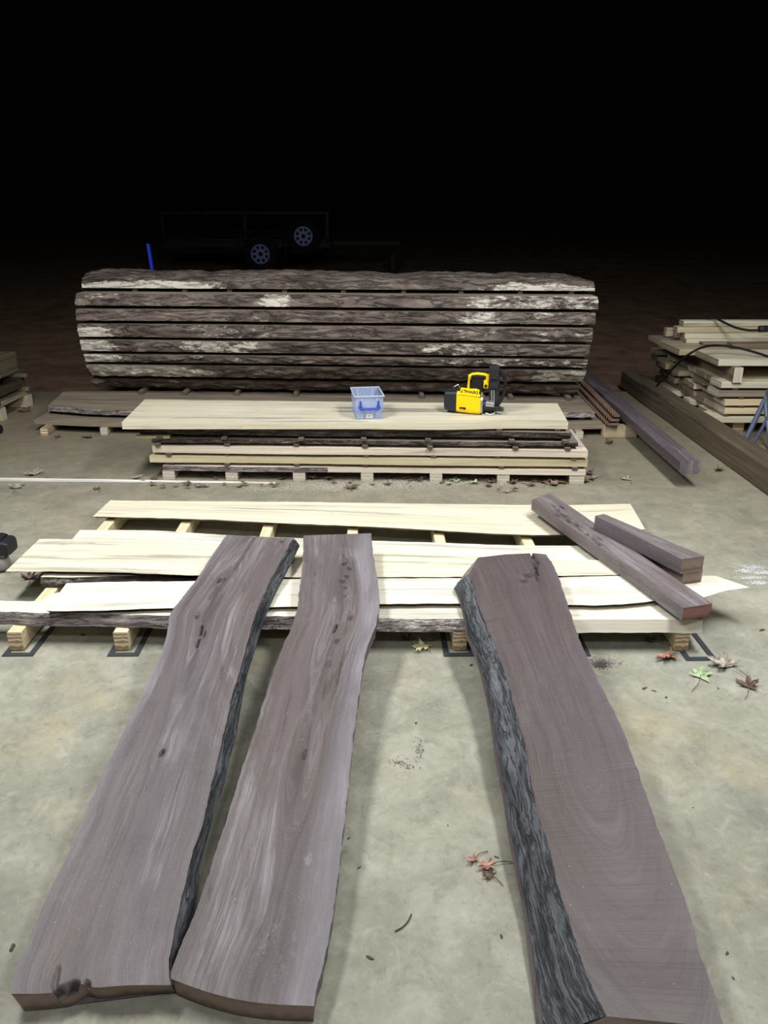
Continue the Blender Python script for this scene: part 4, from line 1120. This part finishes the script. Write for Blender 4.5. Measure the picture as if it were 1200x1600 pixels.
# board stack at the right
RG = 'boards of the stack at the right'
def rboard(x0, y0, z0, x1, wy, h, mat, end, label, tilt=0.0):
    o = timber('stack_board', (x0, y0 + wy / 2, z0), (x1, y0 + wy / 2 + tilt, z0), wy, h, mat, end, seg=6, wob=0.003)
    return tag(o, label, 'board', RG)
XR = 4.6
def fl_(px, py, Y): q = PY(px, py, Y); return q.x, q.z
lay = [ (1108, 655, 5.32), (1133, 641, 5.32), (1133, 627, 5.32), (1123, 612, 5.32), (1128, 599, 5.32)]
zz = 0.085
ordn = ['bottom', 'second', 'third', 'fourth', 'fifth']
rs = random.Random(5)
for k, (px, py, Y) in enumerate(lay):
    x0 = PY(px, py, Y).x
    h = 0.043
    y = Y
    for q in range(9):
        wy = rs.choice([0.14, 0.16, 0.19, 0.22]) if q else 0.2
        jx = 0.0 if q == 0 else rs.choice([0.0, 0.02, 0.05, 0.09, -0.01, 0.03])
        x1 = XR
        mt = rs.choice([('maple_stack', 'white_end'), ('pine_dull', 'dull_end'), ('pine', 'dull_end'), ('grey_board', 'dull_end'), ('pine_dull', 'white_end'), ('maple_pink', 'dull_end')])
        if q == 0: mt = [('maple_stack', 'white_end'), ('pine', 'white_end'), ('pine', 'white_end'), ('grey_board', 'white_end'), ('maple_stack', 'white_end')][k]
        if k == 0: jx = max(jx, 0.0) + 0.04 * (q > 0)
        rboard(x0 + jx, y + 0.004, zz, x1, wy - 0.008, h, M[mt[0]], M[mt[1]], f'board in the {ordn[k]} layer of the right board stack, {ORD[q]} end from the front')
        y += wy
    if k < 4:
        for u, un in ((0.12, 'left'), (0.9, 'middle'), (1.7, 'right')):
            o = timber('sticker', (x0 + u, Y + 0.01, zz + h + 0.001), (x0 + u, Y + 1.3, zz + h + 0.001), 0.035, 0.017, M['sticker'], M['sticker_end'], seg=2)
            tag(o, f'{un} sticker above the {ordn[k]} layer of the right board stack', 'sticker', f'stickers above the {ordn[k]} layer of the right stack')
    zz += h + 0.019
ztop5 = zz - 0.019
for u in (0.06, 1.0, 1.9):
    o = timber('bearer', (2.50 + u, 5.40, 0.001), (2.50 + u, 6.6, 0.001), 0.08, 0.083, M['pine_dull'], M['pine_end'], seg=2)
    tag(o, 'bearer under the right board stack, ' + {0.06: 'at its left end', 1.0: 'in its middle', 1.9: 'at its right end'}[u], 'bearer', 'bearers under the right board stack')
# thick cross timbers that carry the upper boards
for u, nm in ((2.45, 'left'), (3.5, 'middle'), (4.3, 'right')):
    o = timber('cross_timber', (u, 5.30, ztop5 + 0.001), (u + 0.02 if nm == 'left' else u, 6.75, ztop5 + 0.001), 0.06, 0.105, M['timber'] if nm != 'left' else M['sticker'], M['maple_pink'], seg=3)
    tag(o, {'left': 'slanting brown plank on edge under the upper boards of the right stack', 'middle': 'cross timber inside the right board stack, middle one', 'right': 'cross timber inside the right board stack, rightmost'}[nm], 'timber')
z6 = ztop5 + 0.107
o = rboard(PY(1124, 558, 5.35).x, 5.35, z6, XR, 0.42, 0.045, M['maple_stack'], M['dull_end'], 'wide pale board with grey end on the upper front of the right stack')
o = rboard(PY(1062, 540, 5.80).x, 5.79, z6, XR, 0.46, 0.045, M['pine_dull'], M['dull_end'], 'pale board behind the wide front one on the upper right stack')
o = rboard(PY(1030, 530, 6.3).x, 6.27, z6, XR, 0.30, 0.04, M['grey_board'], M['dull_end'], 'rear greyish board on the upper right stack')
z7 = z6 + 0.047
o = rboard(PY(1072, 524, 6.10).x, 6.08, z7, XR, 0.14, 0.030, M['maple_stack'], M['dull_end'], 'thin pale board low in the small pile on top of the right stack')
o = rboard(PY(1095, 520, 6.05).x, 5.985, z7, XR, 0.07, 0.018, M['sticker'], M['sticker_end'], 'thin brown strip in front of the small pile on the right stack')
o = rboard(PY(1150, 535, 5.75).x, 5.80, z7, XR, 0.10, 0.035, M['sticker'], M['sticker_end'], 'short brown stick lying on the upper right stack')
o = rboard(PY(1070, 516, 6.12).x, 6.10, z7 + 0.032, XR, 0.10, 0.042, M['maple_stack'], M['dull_end'], 'third board from the top of the small pile on the right stack')
o = rboard(PY(1058, 506, 6.14).x, 6.12, z7 + 0.076, XR, 0.10, 0.042, M['yellow_board'], M['dull_end'], 'yellowish board second from the top of the right stack')
o = rboard(PY(1068, 495, 6.16).x, 6.14, z7 + 0.120, XR, 0.10, 0.042, M['maple_stack'], M['dull_end'], 'topmost pale board of the right stack')
for q in range(3):
    o = rboard(PY(1040 + q * 9, 513 + q * 3, 6.45).x, 6.42 - q * 0.075, z7 + 0.001, PY(1040 + q * 9, 513, 6.45).x + 0.5, 0.06, 0.07 if q else 0.07, M['pine_dull'], M['dull_end'], ['rearmost of three square sticks ending left on the right stack', 'middle of three square sticks ending left on the right stack', 'nearest of three square sticks ending left on the right stack'][q])
# black cords on the stack
zc0 = z7 + 0.165
def smooth_pts(pts, n): return resample(pts, n)
CD = root('extension_cable', PY(1150, 520, 6.0), 'black power cord draped over the right board stack', 'cord')
def local(pts, r_): return [Vector(p) - r_.location for p in pts]
pts = [PY(1098, 489, 6.22), PY(1112, 494, 6.14), PY(1130, 503, 6.02), PY(1150, 512, 5.90), PY(1170, 516, 5.86), PY(1186, 516, 5.84)]
bm = bmesh.new(); tube(bm, local(smooth_pts(pts, 40), CD), 0.009, 8)
bmo('cord', bm, M['black2'], CD, smooth=True)
pts = [PY(1186, 514, 5.84), PY(1215, 513, 5.84)]
bm = bmesh.new(); tube(bm, local(smooth_pts(pts, 6), CD), 0.024, 12)
bmo('plug', bm, M['black'], CD, smooth=True)
C2 = root('extension_cable', PY(1090, 560, 5.4), 'black cord looping down the left face of the right board stack', 'cord')
pts = [PY(1026, 603, 5.9), PY(1040, 588, 5.75), PY(1062, 565, 5.55), PY(1082, 550, 5.40), PY(1100, 542, 5.45), PY(1125, 540, 5.55), PY(1150, 543, 5.50), PY(1178, 550, 5.45), PY(1215, 562, 5.42)]
bm = bmesh.new(); tube(bm, local(smooth_pts(pts, 60), C2), 0.0085, 8)
bmo('cord', bm, M['black2'], C2, smooth=True)
# sawhorse legs at the right edge
ft = P(1164, 692); SH = root('sawhorse', (ft.x + 0.25, ft.y, 0), 'blue-grey tubular sawhorse at the right picture edge', 'sawhorse')
tp = PY(1200, 622, ft.y + 0.02)
for nm, p0, p1, r_ in (('leg', ft, tp + Vector((0.02, 0.02, 0.02)), 0.017), ('leg', P(1176, 697), PY(1212, 640, ft.y - 0.12), 0.012), ('leg', P(1203, 706), PY(1198, 624, ft.y - 0.02), 0.013)):
    bm = bmesh.new(); mid_ = p0.lerp(p1, 0.85) + Vector((-0.012, 0, 0.01))
    q0 = Vector((p0.x, p0.y, 0.002 + r_))
    tube(bm, local(smooth_pts([q0, q0.lerp(mid_, .5), mid_, p1], 14), SH), r_, 12)
    bmo(nm, bm, M['bluegrey'], SH, smooth=True)
bm = bmesh.new(); rbox(bm, 0.9, 0.06, 0.05, TR(tp.x + 0.44 - SH.location.x, tp.y - SH.location.y, tp.z + 0.03), 0.008, 2)
bmo('top_rail', bm, M['bluegrey'], SH)
bm = bmesh.new()
for dy in (-0.16, 0.16):
    tube(bm, [(0.75, dy, 0.015), (0.72, dy * 0.2, tp.z)], 0.015, 10)
bmo('rear_leg', bm, M['bluegrey'], SH, smooth=True)

# ================================================================== LEFT SIDE
# small stack at the left edge
xe = P(45, 636).x
for k, (px, py) in enumerate(((7, 657), (45, 635))):
    a = P(px, py)
    o = timber('bearer', (xe - 0.75, a.y, 0.001), (xe + 0.01, a.y, 0.001), 0.085, 0.095, M['pine_dull'], M['white_end'], seg=2)
    tag(o, 'near bearer block under the dim left stack' if k == 0 else 'far bearer block under the dim left stack', 'bearer')
ya, yb = P(7, 657).y - 0.35, P(45, 635).y + 0.05
zz = 0.097
for k, (h, dx) in enumerate(((0.03, 0.0), (0.075, -0.02), (0.075, -0.06))):
    o = timber('stack_board', (xe - 0.16 + dx, ya, zz), (xe - 0.16 + dx, yb, zz), 0.30, h, M['pine_dull'] if k == 0 else M['timber'], M['dull_end'], seg=6, wob=0.003)
    tag(o, ['thin bottom board of the dim stack at the left picture edge', 'thick middle board of the dim stack at the left picture edge', 'thick top board of the dim stack at the left picture edge'][k], 'board', 'boards of the left stack')
    zz += h
    if k < 2:
        for y in (yb - 0.05, ya + 0.3):
            o = timber('sticker', (xe - 0.6, y, zz + 0.001), (xe + 0.02, y, zz + 0.001), 0.04, 0.032, M['sticker'], M['sticker_end'], seg=2)
            tag(o, 'sticker between boards of the dim left stack', 'sticker', 'stickers of the left stack')
        zz += 0.035
a = P(3, 592, zz)
o = timber('stack_board', (a.x - 0.09, a.y - 0.0, zz + 0.001), (a.x - 0.09, a.y + 0.3, zz + 0.001), 0.16, 0.15, M['timber'], M['dull_end'], seg=2)
tag(o, 'olive wood block standing on the dim left stack', 'wood block')
# white batten
a = P(-40, 752); b = P(430, 757)
o = timber('batten', (a.x, a.y + .012, 0.001), (b.x, b.y + .012, 0.001), 0.030, 0.016, M['batten'], M['white_end'], seg=24, cham=0.002, wob=0.003, tip_w=0.016, tip_h=0.008)
tag(o, 'long thin white batten lying on the concrete before the middle stack', 'batten')
# black tool at left edge
a = P(2, 903)
TL = root('power_tool', (a.x - 0.02, a.y + 0.03, 0), 'black plastic tool with a rounded grey foot at the left picture edge', 'power tool')
bm = bmesh.new(); section_loft(bm, [(-0.10, 0.06, 0.115, .055, .034), (-0.02, 0.06, 0.115, .055, .036), (0.036, 0.06, 0.112, .052, .034), (0.046, 0.06, 0.110, .046, .028)], 24, 5)
bmo('battery', bm, M['black'], TL)
bm = bmesh.new(); section_loft(bm, [(-0.10, 0.06, 0.150, .040, .010), (0.0, 0.06, 0.152, .038, .010), (0.018, 0.06, 0.150, .034, .006)], 20, 4)
bmo('latch', bm, M['black2'], TL)
bm = bmesh.new(); section_loft(bm, [(-0.10, 0.06, 0.081, .045, .005), (0.022, 0.06, 0.081, .045, .005)], 20, 4)
bmo('contact_plate', bm, M['silver'], TL)
bm = bmesh.new(); section_loft(bm, [(-0.12, 0.045, 0.038, .040, .037), (-0.01, 0.045, 0.038, .040, .037), (0.014, 0.045, 0.038, .034, .032), (0.024, 0.045, 0.036, .018, .018)], 20, 2.4)
bmo('foot', bm, M['grey_plastic'], TL, smooth=True)
# small dark wheel at the left edge further back
a = P(-3, 678)
WH = root('caster_wheel', (a.x, a.y, 0), 'small black caster wheel at the left edge beyond the batten', 'wheel')
bm = bmesh.new(); cyl(bm, 0.034, 0.034, (0, -0.02, 0.035), (0, 0.02, 0.035), 24)
bmo('tyre', bm, M['black2'], WH)
bm = bmesh.new(); cyl(bm, 0.012, 0.012, (0, -0.024, 0.035), (0, 0.024, 0.035), 12); rbox(bm, 0.02, 0.05, 0.05, TR(-0.02, 0, 0.075), 0.003, 1)
bmo('axle', bm, M['black'], WH)

# ================================================================== FAR BACKGROUND
# blue post
pb = PY(235, 418, 8.0); pt_ = PY(229, 381, 8.0)
dv = (pb - pt_); base = pb + dv * ((pb.z - 0.0) / -dv.z) if dv.z < 0 else pb
o = timber('blue_post', (base.x, base.y, -0.03), pt_, 0.045, 0.03, M['bluepost'], M['bluepost'], seg=3, cham=0.006, wob=0)
tag(o, 'leaning bright blue post standing behind the sliced log', 'post')
# trailer with spare wheel
YT = 15.2
w1 = PY(407, 397, YT); w2 = PY(474, 369, YT)
gz = slope_z(YT) - 0.03
TRL = root('utility_trailer', (w1.x, YT, gz), 'dark utility trailer with white wheel and spare in the night behind the log', 'trailer')
def wheel(nm, c, rr):
    rz_ = rr * 1.85
    bm = bmesh.new(); n = 40
    prof = [(rr * 0.98, -0.02), (rz_ * .92, -0.03), (rz_, 0.02), (rz_, 0.15), (rz_ * .92, 0.19), (rr * .9, 0.18)]
    rings = [[bm.verts.new((q * math.cos(2*math.pi*k/n), yy, q * math.sin(2*math.pi*k/n))) for (q, yy) in prof] for k in range(n)]
    for k in range(n):
        for j in range(len(prof) - 1):
            bm.faces.new((rings[k][j], rings[(k+1) % n][j], rings[(k+1) % n][j+1], rings[k][j+1]))
    wt = bmo(nm, bm, M['tyre'], TRL, Vector(c) - TRL.location, True)
    bm = bmesh.new()
    def ringm(r0, r1, y0, y1):
        a = [[bm.verts.new((q * math.cos(2*math.pi*k/n), yy, q * math.sin(2*math.pi*k/n))) for (q, yy) in ((r0, y0), (r1, y0), (r1, y1), (r0, y1))] for k in range(n)]
        for k in range(n):
            for j in range(4): bm.faces.new((a[k][j], a[(k+1) % n][j], a[(k+1) % n][(j+1) % 4], a[k][(j+1) % 4]))
    ringm(rr * .80, rr, -0.01, 0.03); ringm(rr * .22, rr * .52, 0.0, 0.03)
    for k in range(8):
        an = 2 * math.pi * k / 8
        rbox(bm, rr * .36, 0.025, rr * .26, Matrix.Rotation(-an, 4, 'Y') @ TR(rr * .66, 0.016, 0), 0.004, 1)
    bmo('rim', bm, M['wheel_white'], wt)
    bm = bmesh.new(); cyl(bm, rr * .2, rr * .2, (0, 0.0, 0), (0, 0.05, 0), 20)
    bmo('hub', bm, M['tyre'], wt)
    return wt
wheel('wheel', w1, 0.182); sp_ = wheel('spare_wheel', w2, 0.176)
bm = bmesh.new()
lx = 0
rbox(bm, 3.2, 0.10, 0.12, TR(-0.3, 0.28, w1.z - gz + 0.16), 0.01, 1)
rbox(bm, 3.2, 0.10, 0.12, TR(-0.3, 1.7, w1.z - gz + 0.16), 0.01, 1)
rbox(bm, 3.2, 1.5, 0.05, TR(-0.3, 1.0, w1.z - gz + 0.24), 0.005, 1)
for x in (-1.85, -0.3, 1.25):
    rbox(bm, 0.06, 0.06, 0.5, TR(x, 0.28, w1.z - gz + 0.46), 0.004, 1)
rbox(bm, 3.2, 0.05, 0.05, TR(-0.3, 0.28, w1.z - gz + 0.72), 0.004, 1)
rbox(bm, 1.4, 0.1, 0.1, TR(1.95, 1.0, w1.z - gz + 0.16), 0.01, 1)
cyl(bm, 0.04, 0.04, (w2.x - w1.x, 0.1, w2.z - gz), (w2.x - w1.x, 0.35, w2.z - gz), 12)
bmo('frame', bm, M['trailer'], TRL)
bm = bmesh.new()
tube(bm, [(-0.48, 0.08, w1.z - gz - 0.05), (-0.42, 0.08, w1.z - gz + 0.26), (-0.25, 0.08, w1.z - gz + 0.40), (0.25, 0.08, w1.z - gz + 0.40), (0.42, 0.08, w1.z - gz + 0.26), (0.48, 0.08, w1.z - gz - 0.05)], 0.02, 8)
bmo('fender', bm, M['trailer'], TRL)
bm = bmesh.new(); rbox(bm, 0.12, 0.12, w1.z - gz - 0.02, TR(2.5, 1.0, (w1.z - gz) / 2), 0.01, 1)
bmo('jack', bm, M['trailer'], TRL)
# a second wheel on the far side
wheel('wheel', w1 + Vector((0, 1.75, 0)), 0.182)

# ================================================================== LEAVES AND SMALL LITTER
def leaf(name, loc, size, mat, label, group, rz, lobes=5, curl=0.3, stem=True, tilt=0.0, fine=1):
    """a dry lobed leaf, folded along its veins"""
    rd = random.Random(int(loc.x * 1000) * 31 + int(loc.y * 1000))
    tips = [(90, 1.0), (38, 0.88), (142, 0.88), (-18, 0.58), (198, 0.58)] if lobes >= 5 else [(90, 1.0), (25, 0.55), (155, 0.55)]
    tips = sorted(tips)
    prof = []                                   # (angle, radius)
    for i, (an, r_) in enumerate(tips):
        an += rd.uniform(-7, 7); r_ *= rd.uniform(.85, 1.1)
        nx = tips[(i + 1) % len(tips)][0] + (360 if i == len(tips) - 1 else 0)
        prof.append((an, r_))
        if fine: prof += [(an + 8, r_ * .78), (an + 13, r_ * .84), (an + 18, r_ * .60)]
        else: prof.append((an + 10, r_ * .66))
        va = (an + nx) / 2
        prof.append((va, 0.40 if nx - an < 90 else 0.16))
        if fine: prof += [(nx - 18, 0.52), (nx - 13, 0.74), (nx - 8, .70)]
        else: prof.append((nx - 10, 0.5))
    n = len(prof)
    sqx = rd.uniform(.5, 1.0) if lobes < 9 else 1
    V = [(0, 0, 0.05 * size)]; F = []
    for ring in (0.5, 1.0):
        for an, r_ in prof:
            a = math.radians(an); q = size * 0.55 * r_ * ring
            x, y = q * math.cos(a) * sqx, q * math.sin(a)
            lift = curl * size * ring * ring * r_ * (0.25 + 0.75 * (0.5 + 0.5 * math.sin(a * 2 + rd.random() * 1.2 + rz)))
            V.append((x, y, 0.0015 + max(0.0, lift * rd.uniform(.5, 1.1) + 0.03 * size * (1 - ring))))
    for k in range(n):
        q = (k + 1) % n
        F.append((0, 1 + k, 1 + q)); F.append((1 + k, 1 + n + k, 1 + n + q, 1 + q))
    me = bpy.data.meshes.new(name); me.from_pydata(V, [], F); me.materials.append(mat)
    o = bpy.data.objects.new(name, me); COL.objects.link(o)
    o.location = loc; o.rotation_euler = (tilt, 0, rz)
    tag(o, label, 'leaf', group)
    if stem:
        bm = bmesh.new()
        tube(bm, [(0, 0, 0.05 * size), (0.03 * size, -size * .35, 0.09 * size), (-.02 * size, -size * .62, 0.06 * size), (-size * .1, -size * .85, 0.02 * size)], 0.0011, 5)
        bmo('stem', bm, M['leaf_brown'], o)
    return o
near_leaves = [
    (662, 1010, .085, 'leaf_yellow', 'pale yellow dry leaf on the concrete between two pine bearers', 2.6, .35),
    (636, 1001, .055, 'leaf_brown', 'small brown leaf scrap behind the pale yellow leaf', .5, .5),
    (676, 1000, .055, 'leaf_grey', 'greyish leaf scrap right of the pale yellow leaf', 1.5, .3),
    (1046, 1028, .105, 'leaf_red', 'reddish brown curled leaf beside the rightmost black frame', 2.0, .5),
    (1094, 1058, .095, 'leaf_green', 'pale green leaf lying flat below the rightmost black frame', -.5, .22),
    (1132, 1042, .100, 'leaf_grey', 'grey-brown curled leaf right of the rightmost black frame', .6, .6),
    (1168, 1074, .070, 'leaf_brown', 'narrow tan curled leaf furthest right on the near floor', -.4, .5),
    (1018, 1004, .060, 'leaf_brown', 'dark dry leaf tucked behind the rightmost pine bearer', 1.2, .7),
    (765, 1355, .050, 'leaf_red', 'small reddish leaf scrap beside the thick brown slab', 1.9, .5),
    (741, 1344, .038, 'leaf_red', 'tiny reddish leaf scrap furthest from the thick brown slab', 2.3, .5),
    (766, 1371, .032, 'leaf_brown', 'tiny brown leaf scrap below the small reddish scrap', .9, .5),
    (46, 905, .080, 'leaf_brown', 'curled brown leaf under the left end of the spalted board', .4, .6),
    (26, 763, .090, 'leaf_grey', 'pale curled leaf just before the left end of the white batten', .3, .5),
    (55, 742, .110, 'leaf_grey', 'dry leaf and stem behind the left end of the white batten', 1.1, .5),
    (38, 644, .120, 'leaf_brown', 'dark curled leaf beside the dim left stack', .4, .8),
    (90, 684, .07, 'leaf_brown', 'brown leaf at the foot of the leftmost log-pallet bearer', .2, .4),
    (140, 684, .080, 'leaf_brown', 'brown leaf left of the second log-pallet bearer', 2.2, .4),
    (952, 692, .110, 'leaf_brown', 'curled brown leaf with long stem right of the middle stack', 2.9, .6),
    (1124, 735, .095, 'leaf_brown', 'brown leaf against the side of the old timber', 2.4, .5),
    (978, 750, .080, 'leaf_grey', 'pale leaf scrap on the floor below the purple beam', .2, .3),
    (1190, 707, .085, 'leaf_brown', 'brown leaf by the sawhorse feet', .7, .5),
    (152, 765, .05, 'leaf_brown', 'small dark leaf on the floor in front of the white batten', .7, .4),
]
for (x, y, s, m, lab, rz, cu) in near_leaves:
    p = P(x, y); leaf('fallen_leaf', Vector((p.x, p.y, 0.002)), s * 1.35, M[m], lab, None, rz, 5, cu * 0.55, True)
# litter along the middle stack: scattered heap of dry leaves
clus = [(290, 761, 9, 40, 3), (235, 752, 3, 20, 3), (335, 747, 5, 50, 4), (375, 758, 4, 16, 4), (425, 762, 4, 14, 5), (440, 744, 6, 18, 4), (482, 745, 6, 20, 5), (562, 757, 6, 30, 4), (605, 743, 3, 12, 3), (655, 752, 5, 22, 4), (705, 754, 7, 26, 5), (770, 750, 11, 24, 7), (825, 752, 14, 34, 7), (870, 755, 5, 22, 4), (922, 749, 4, 7, 5), (790, 768, 3, 18, 3)]
rr_ = random.Random(3); placed = []
spots_ = ['before the first bearer of the middle stack', 'at the left foot of the middle stack', 'between the first two bearers of the middle stack', 'before the second bearer of the middle stack', 'beyond the right end of the white batten', 'left of the third bearer of the middle stack', 'right of the third bearer of the middle stack', 'before the fourth bearer of the middle stack', 'right of the fourth bearer of the middle stack', 'left of the fifth bearer of the middle stack', 'right of the fifth bearer of the middle stack', 'around the sixth bearer of the middle stack', 'between the last two bearers of the middle stack', 'left of the last bearer of the middle stack', 'right of the last bearer of the middle stack', 'in front of the sixth bearer of the middle stack']
for ci, (cx, cy, n, sx_, sy_) in enumerate(clus):
    for q in range(n):
        x = cx + rr_.gauss(0, 0.5) * sx_; y = cy + rr_.gauss(0, 0.5) * sy_
        tries = 0
        while tries < 12 and (any(abs(x - bx) < 17 and y < 758 for bx in bxs) or any(abs(x - ox) + 3 * abs(y - oy) < 14 for ox, oy in placed)):
            x = cx + rr_.gauss(0, 0.6) * sx_; y = cy + rr_.gauss(0, 0.6) * sy_; tries += 1
        placed.append((x, y))
        p = P(x, y)
        m = rr_.choice(['leaf_brown'] * 8 + ['leaf_red', 'leaf_grey', 'leaf_grey'])
        if 600 < cx < 712 and rr_.random() < 0.2: m = 'leaf_green'
        leaf('fallen_leaf', Vector((p.x, p.y, 0.002 + 0.012 * rr_.random())), rr_.uniform(.07, .135), M[m], 'dry curled leaf in the litter ' + spots_[ci], 'leaf litter ' + spots_[ci], rr_.uniform(0, 6.28), 5 if rr_.random() < .6 else 3, rr_.uniform(.10, .36), rr_.random() < .35, 0.0, 0)
# sawdust and flakes (uncountable)
def flakes(name, spots, n, smin, smax, mat, label, cat):
    V = []; F = []; r2 = random.Random(11)
    for (px, py, sx_, sy_, wgt) in spots:
        for q in range(int(n * wgt)):
            p = P(px + r2.gauss(0, .5) * sx_, py + r2.gauss(0, .5) * sy_); s = r2.uniform(smin, smax); a = r2.uniform(0, 6.28)
            b = len(V); zz_ = 0.0008 + r2.random() * 0.003
            for k in range(3):
                an = a + k * 2.1 + r2.uniform(-.3, .3)
                V.append((p.x + s * math.cos(an), p.y + s * math.sin(an), zz_ + r2.random() * s * 0.4))
            V.append((p.x, p.y, zz_ + s * 0.5))
            F += [(b, b+1, b+3), (b+1, b+2, b+3), (b+2, b, b+3)]
    o = mk(name, V, F, mat); return tag(o, label, cat, kind='stuff')
flakes('sawdust', [(520, 760, 90, 8, 1.2), (620, 757, 80, 8, 1.2), (700, 755, 60, 8, .7), (430, 765, 50, 5, .4), (790, 756, 60, 8, .5), (560, 764, 120, 7, 1.0)], 2600, .0010, .0040, M['dust'], 'grey sawdust scattered along the foot of the middle stack', 'sawdust')
M['wdust'] = m_plain('walnut_dust', s2l(104, 92, 98), 0.9, 0, 0.1, 0.1)
flakes('walnut_dust', [(942, 1037, 26, 9, 1.2), (938, 1040, 10, 4, .8), (655, 1172, 10, 16, .2), (622, 1192, 16, 6, .14), (640, 1198, 12, 4, .08)], 330, .0012, .003, M['wdust'], 'dark purple-brown wood dust spots on the near concrete', 'wood dust')
flakes('paint_flakes', [(1178, 888, 22, 5, 1), (1190, 896, 22, 3, 1), (1175, 904, 26, 3, 1), (1185, 912, 16, 3, .8), (1164, 893, 12, 3, .6)], 420, .0008, .0034, M['flake'], 'white flakes spilled on the concrete right of the pallet', 'flakes')
# bark chips, one by one
chips = [(578, 1497, .011, 'left of the twig, nearest the camera'), (1007, 1076, .013, 'right of the thick brown slab, leftmost of a row of three'), (1022, 1080, .009, 'right of the thick brown slab, middle of a row of three'), (1041, 1090, .010, 'right of the thick brown slab, rightmost of a row of three'),
    (1136, 1489, .008, 'right of the thick slab near its front end, upper one'), (1146, 1529, .005, 'right of the thick slab near its front end, lower one'), (776, 1340, .008, 'just above the small reddish leaf scraps'), (545, 1310, .008, 'beside the middle walnut slab, upper one'),
    (561, 1356, .007, 'beside the middle walnut slab, lower one'), (650, 1130, .009, 'in the middle of the bare floor between the slabs'), (20, 1480, .013, 'left of the leftmost walnut slab'), (1122, 1076, .007, 'between the green leaf and the tan leaf'),
    (783, 1464, .008, 'left of the thick brown slab bark'), (736, 1040, .012, 'at the edge of the thick slab beside the pine bearer'), (1190, 985, .016, 'at the right picture edge'), (130, 992, .013, 'under the front board between two left bearers'), (210, 1038, .004, 'in front of the second left bearer'), (700, 1290, .004, 'above the small reddish scraps, tiny'), (1083, 1262, .004, 'far right of the thick slab, tiny')]
for i, (x, y, s, wh) in enumerate(chips):
    p = P(x, y); n = 9; V = []; rd = random.Random(i); ro = rd.uniform(0, 3.1)
    rad = [rd.uniform(.45, 1.15) for _ in range(n)]
    for zz_, f in ((0.0005, 1.0), (s * 0.22, 0.75)):
        for k in range(n):
            a = 2 * math.pi * k / n
            dx, dy = s * f * math.cos(a) * rad[k], s * .5 * f * math.sin(a) * rad[k]
            V.append((p.x + dx * math.cos(ro) - dy * math.sin(ro), p.y + dx * math.sin(ro) + dy * math.cos(ro), zz_))
    F = [tuple(range(n))[::-1], tuple(range(n, 2 * n))] + [(k, (k + 1) % n, n + (k + 1) % n, n + k) for k in range(n)]
    o = mk('bark_chip', V, F, M['chip'], (p.x, p.y, 0))
    tag(o, 'bark chip ' + wh, 'bark chip', 'bark chips on the floor')
# twig
bm = bmesh.new(); pts = [P(x, y, .003) for x, y in ((617, 1455), (628, 1449), (637, 1440), (643, 1428))]
c0 = P(630, 1443); tube(bm, [p - c0 for p in resample(pts, 12)], 0.0016, 6)
o = bmo('twig', bm, M['chip'], None, c0); tag(o, 'thin curved twig lying on the concrete between the slabs', 'twig')
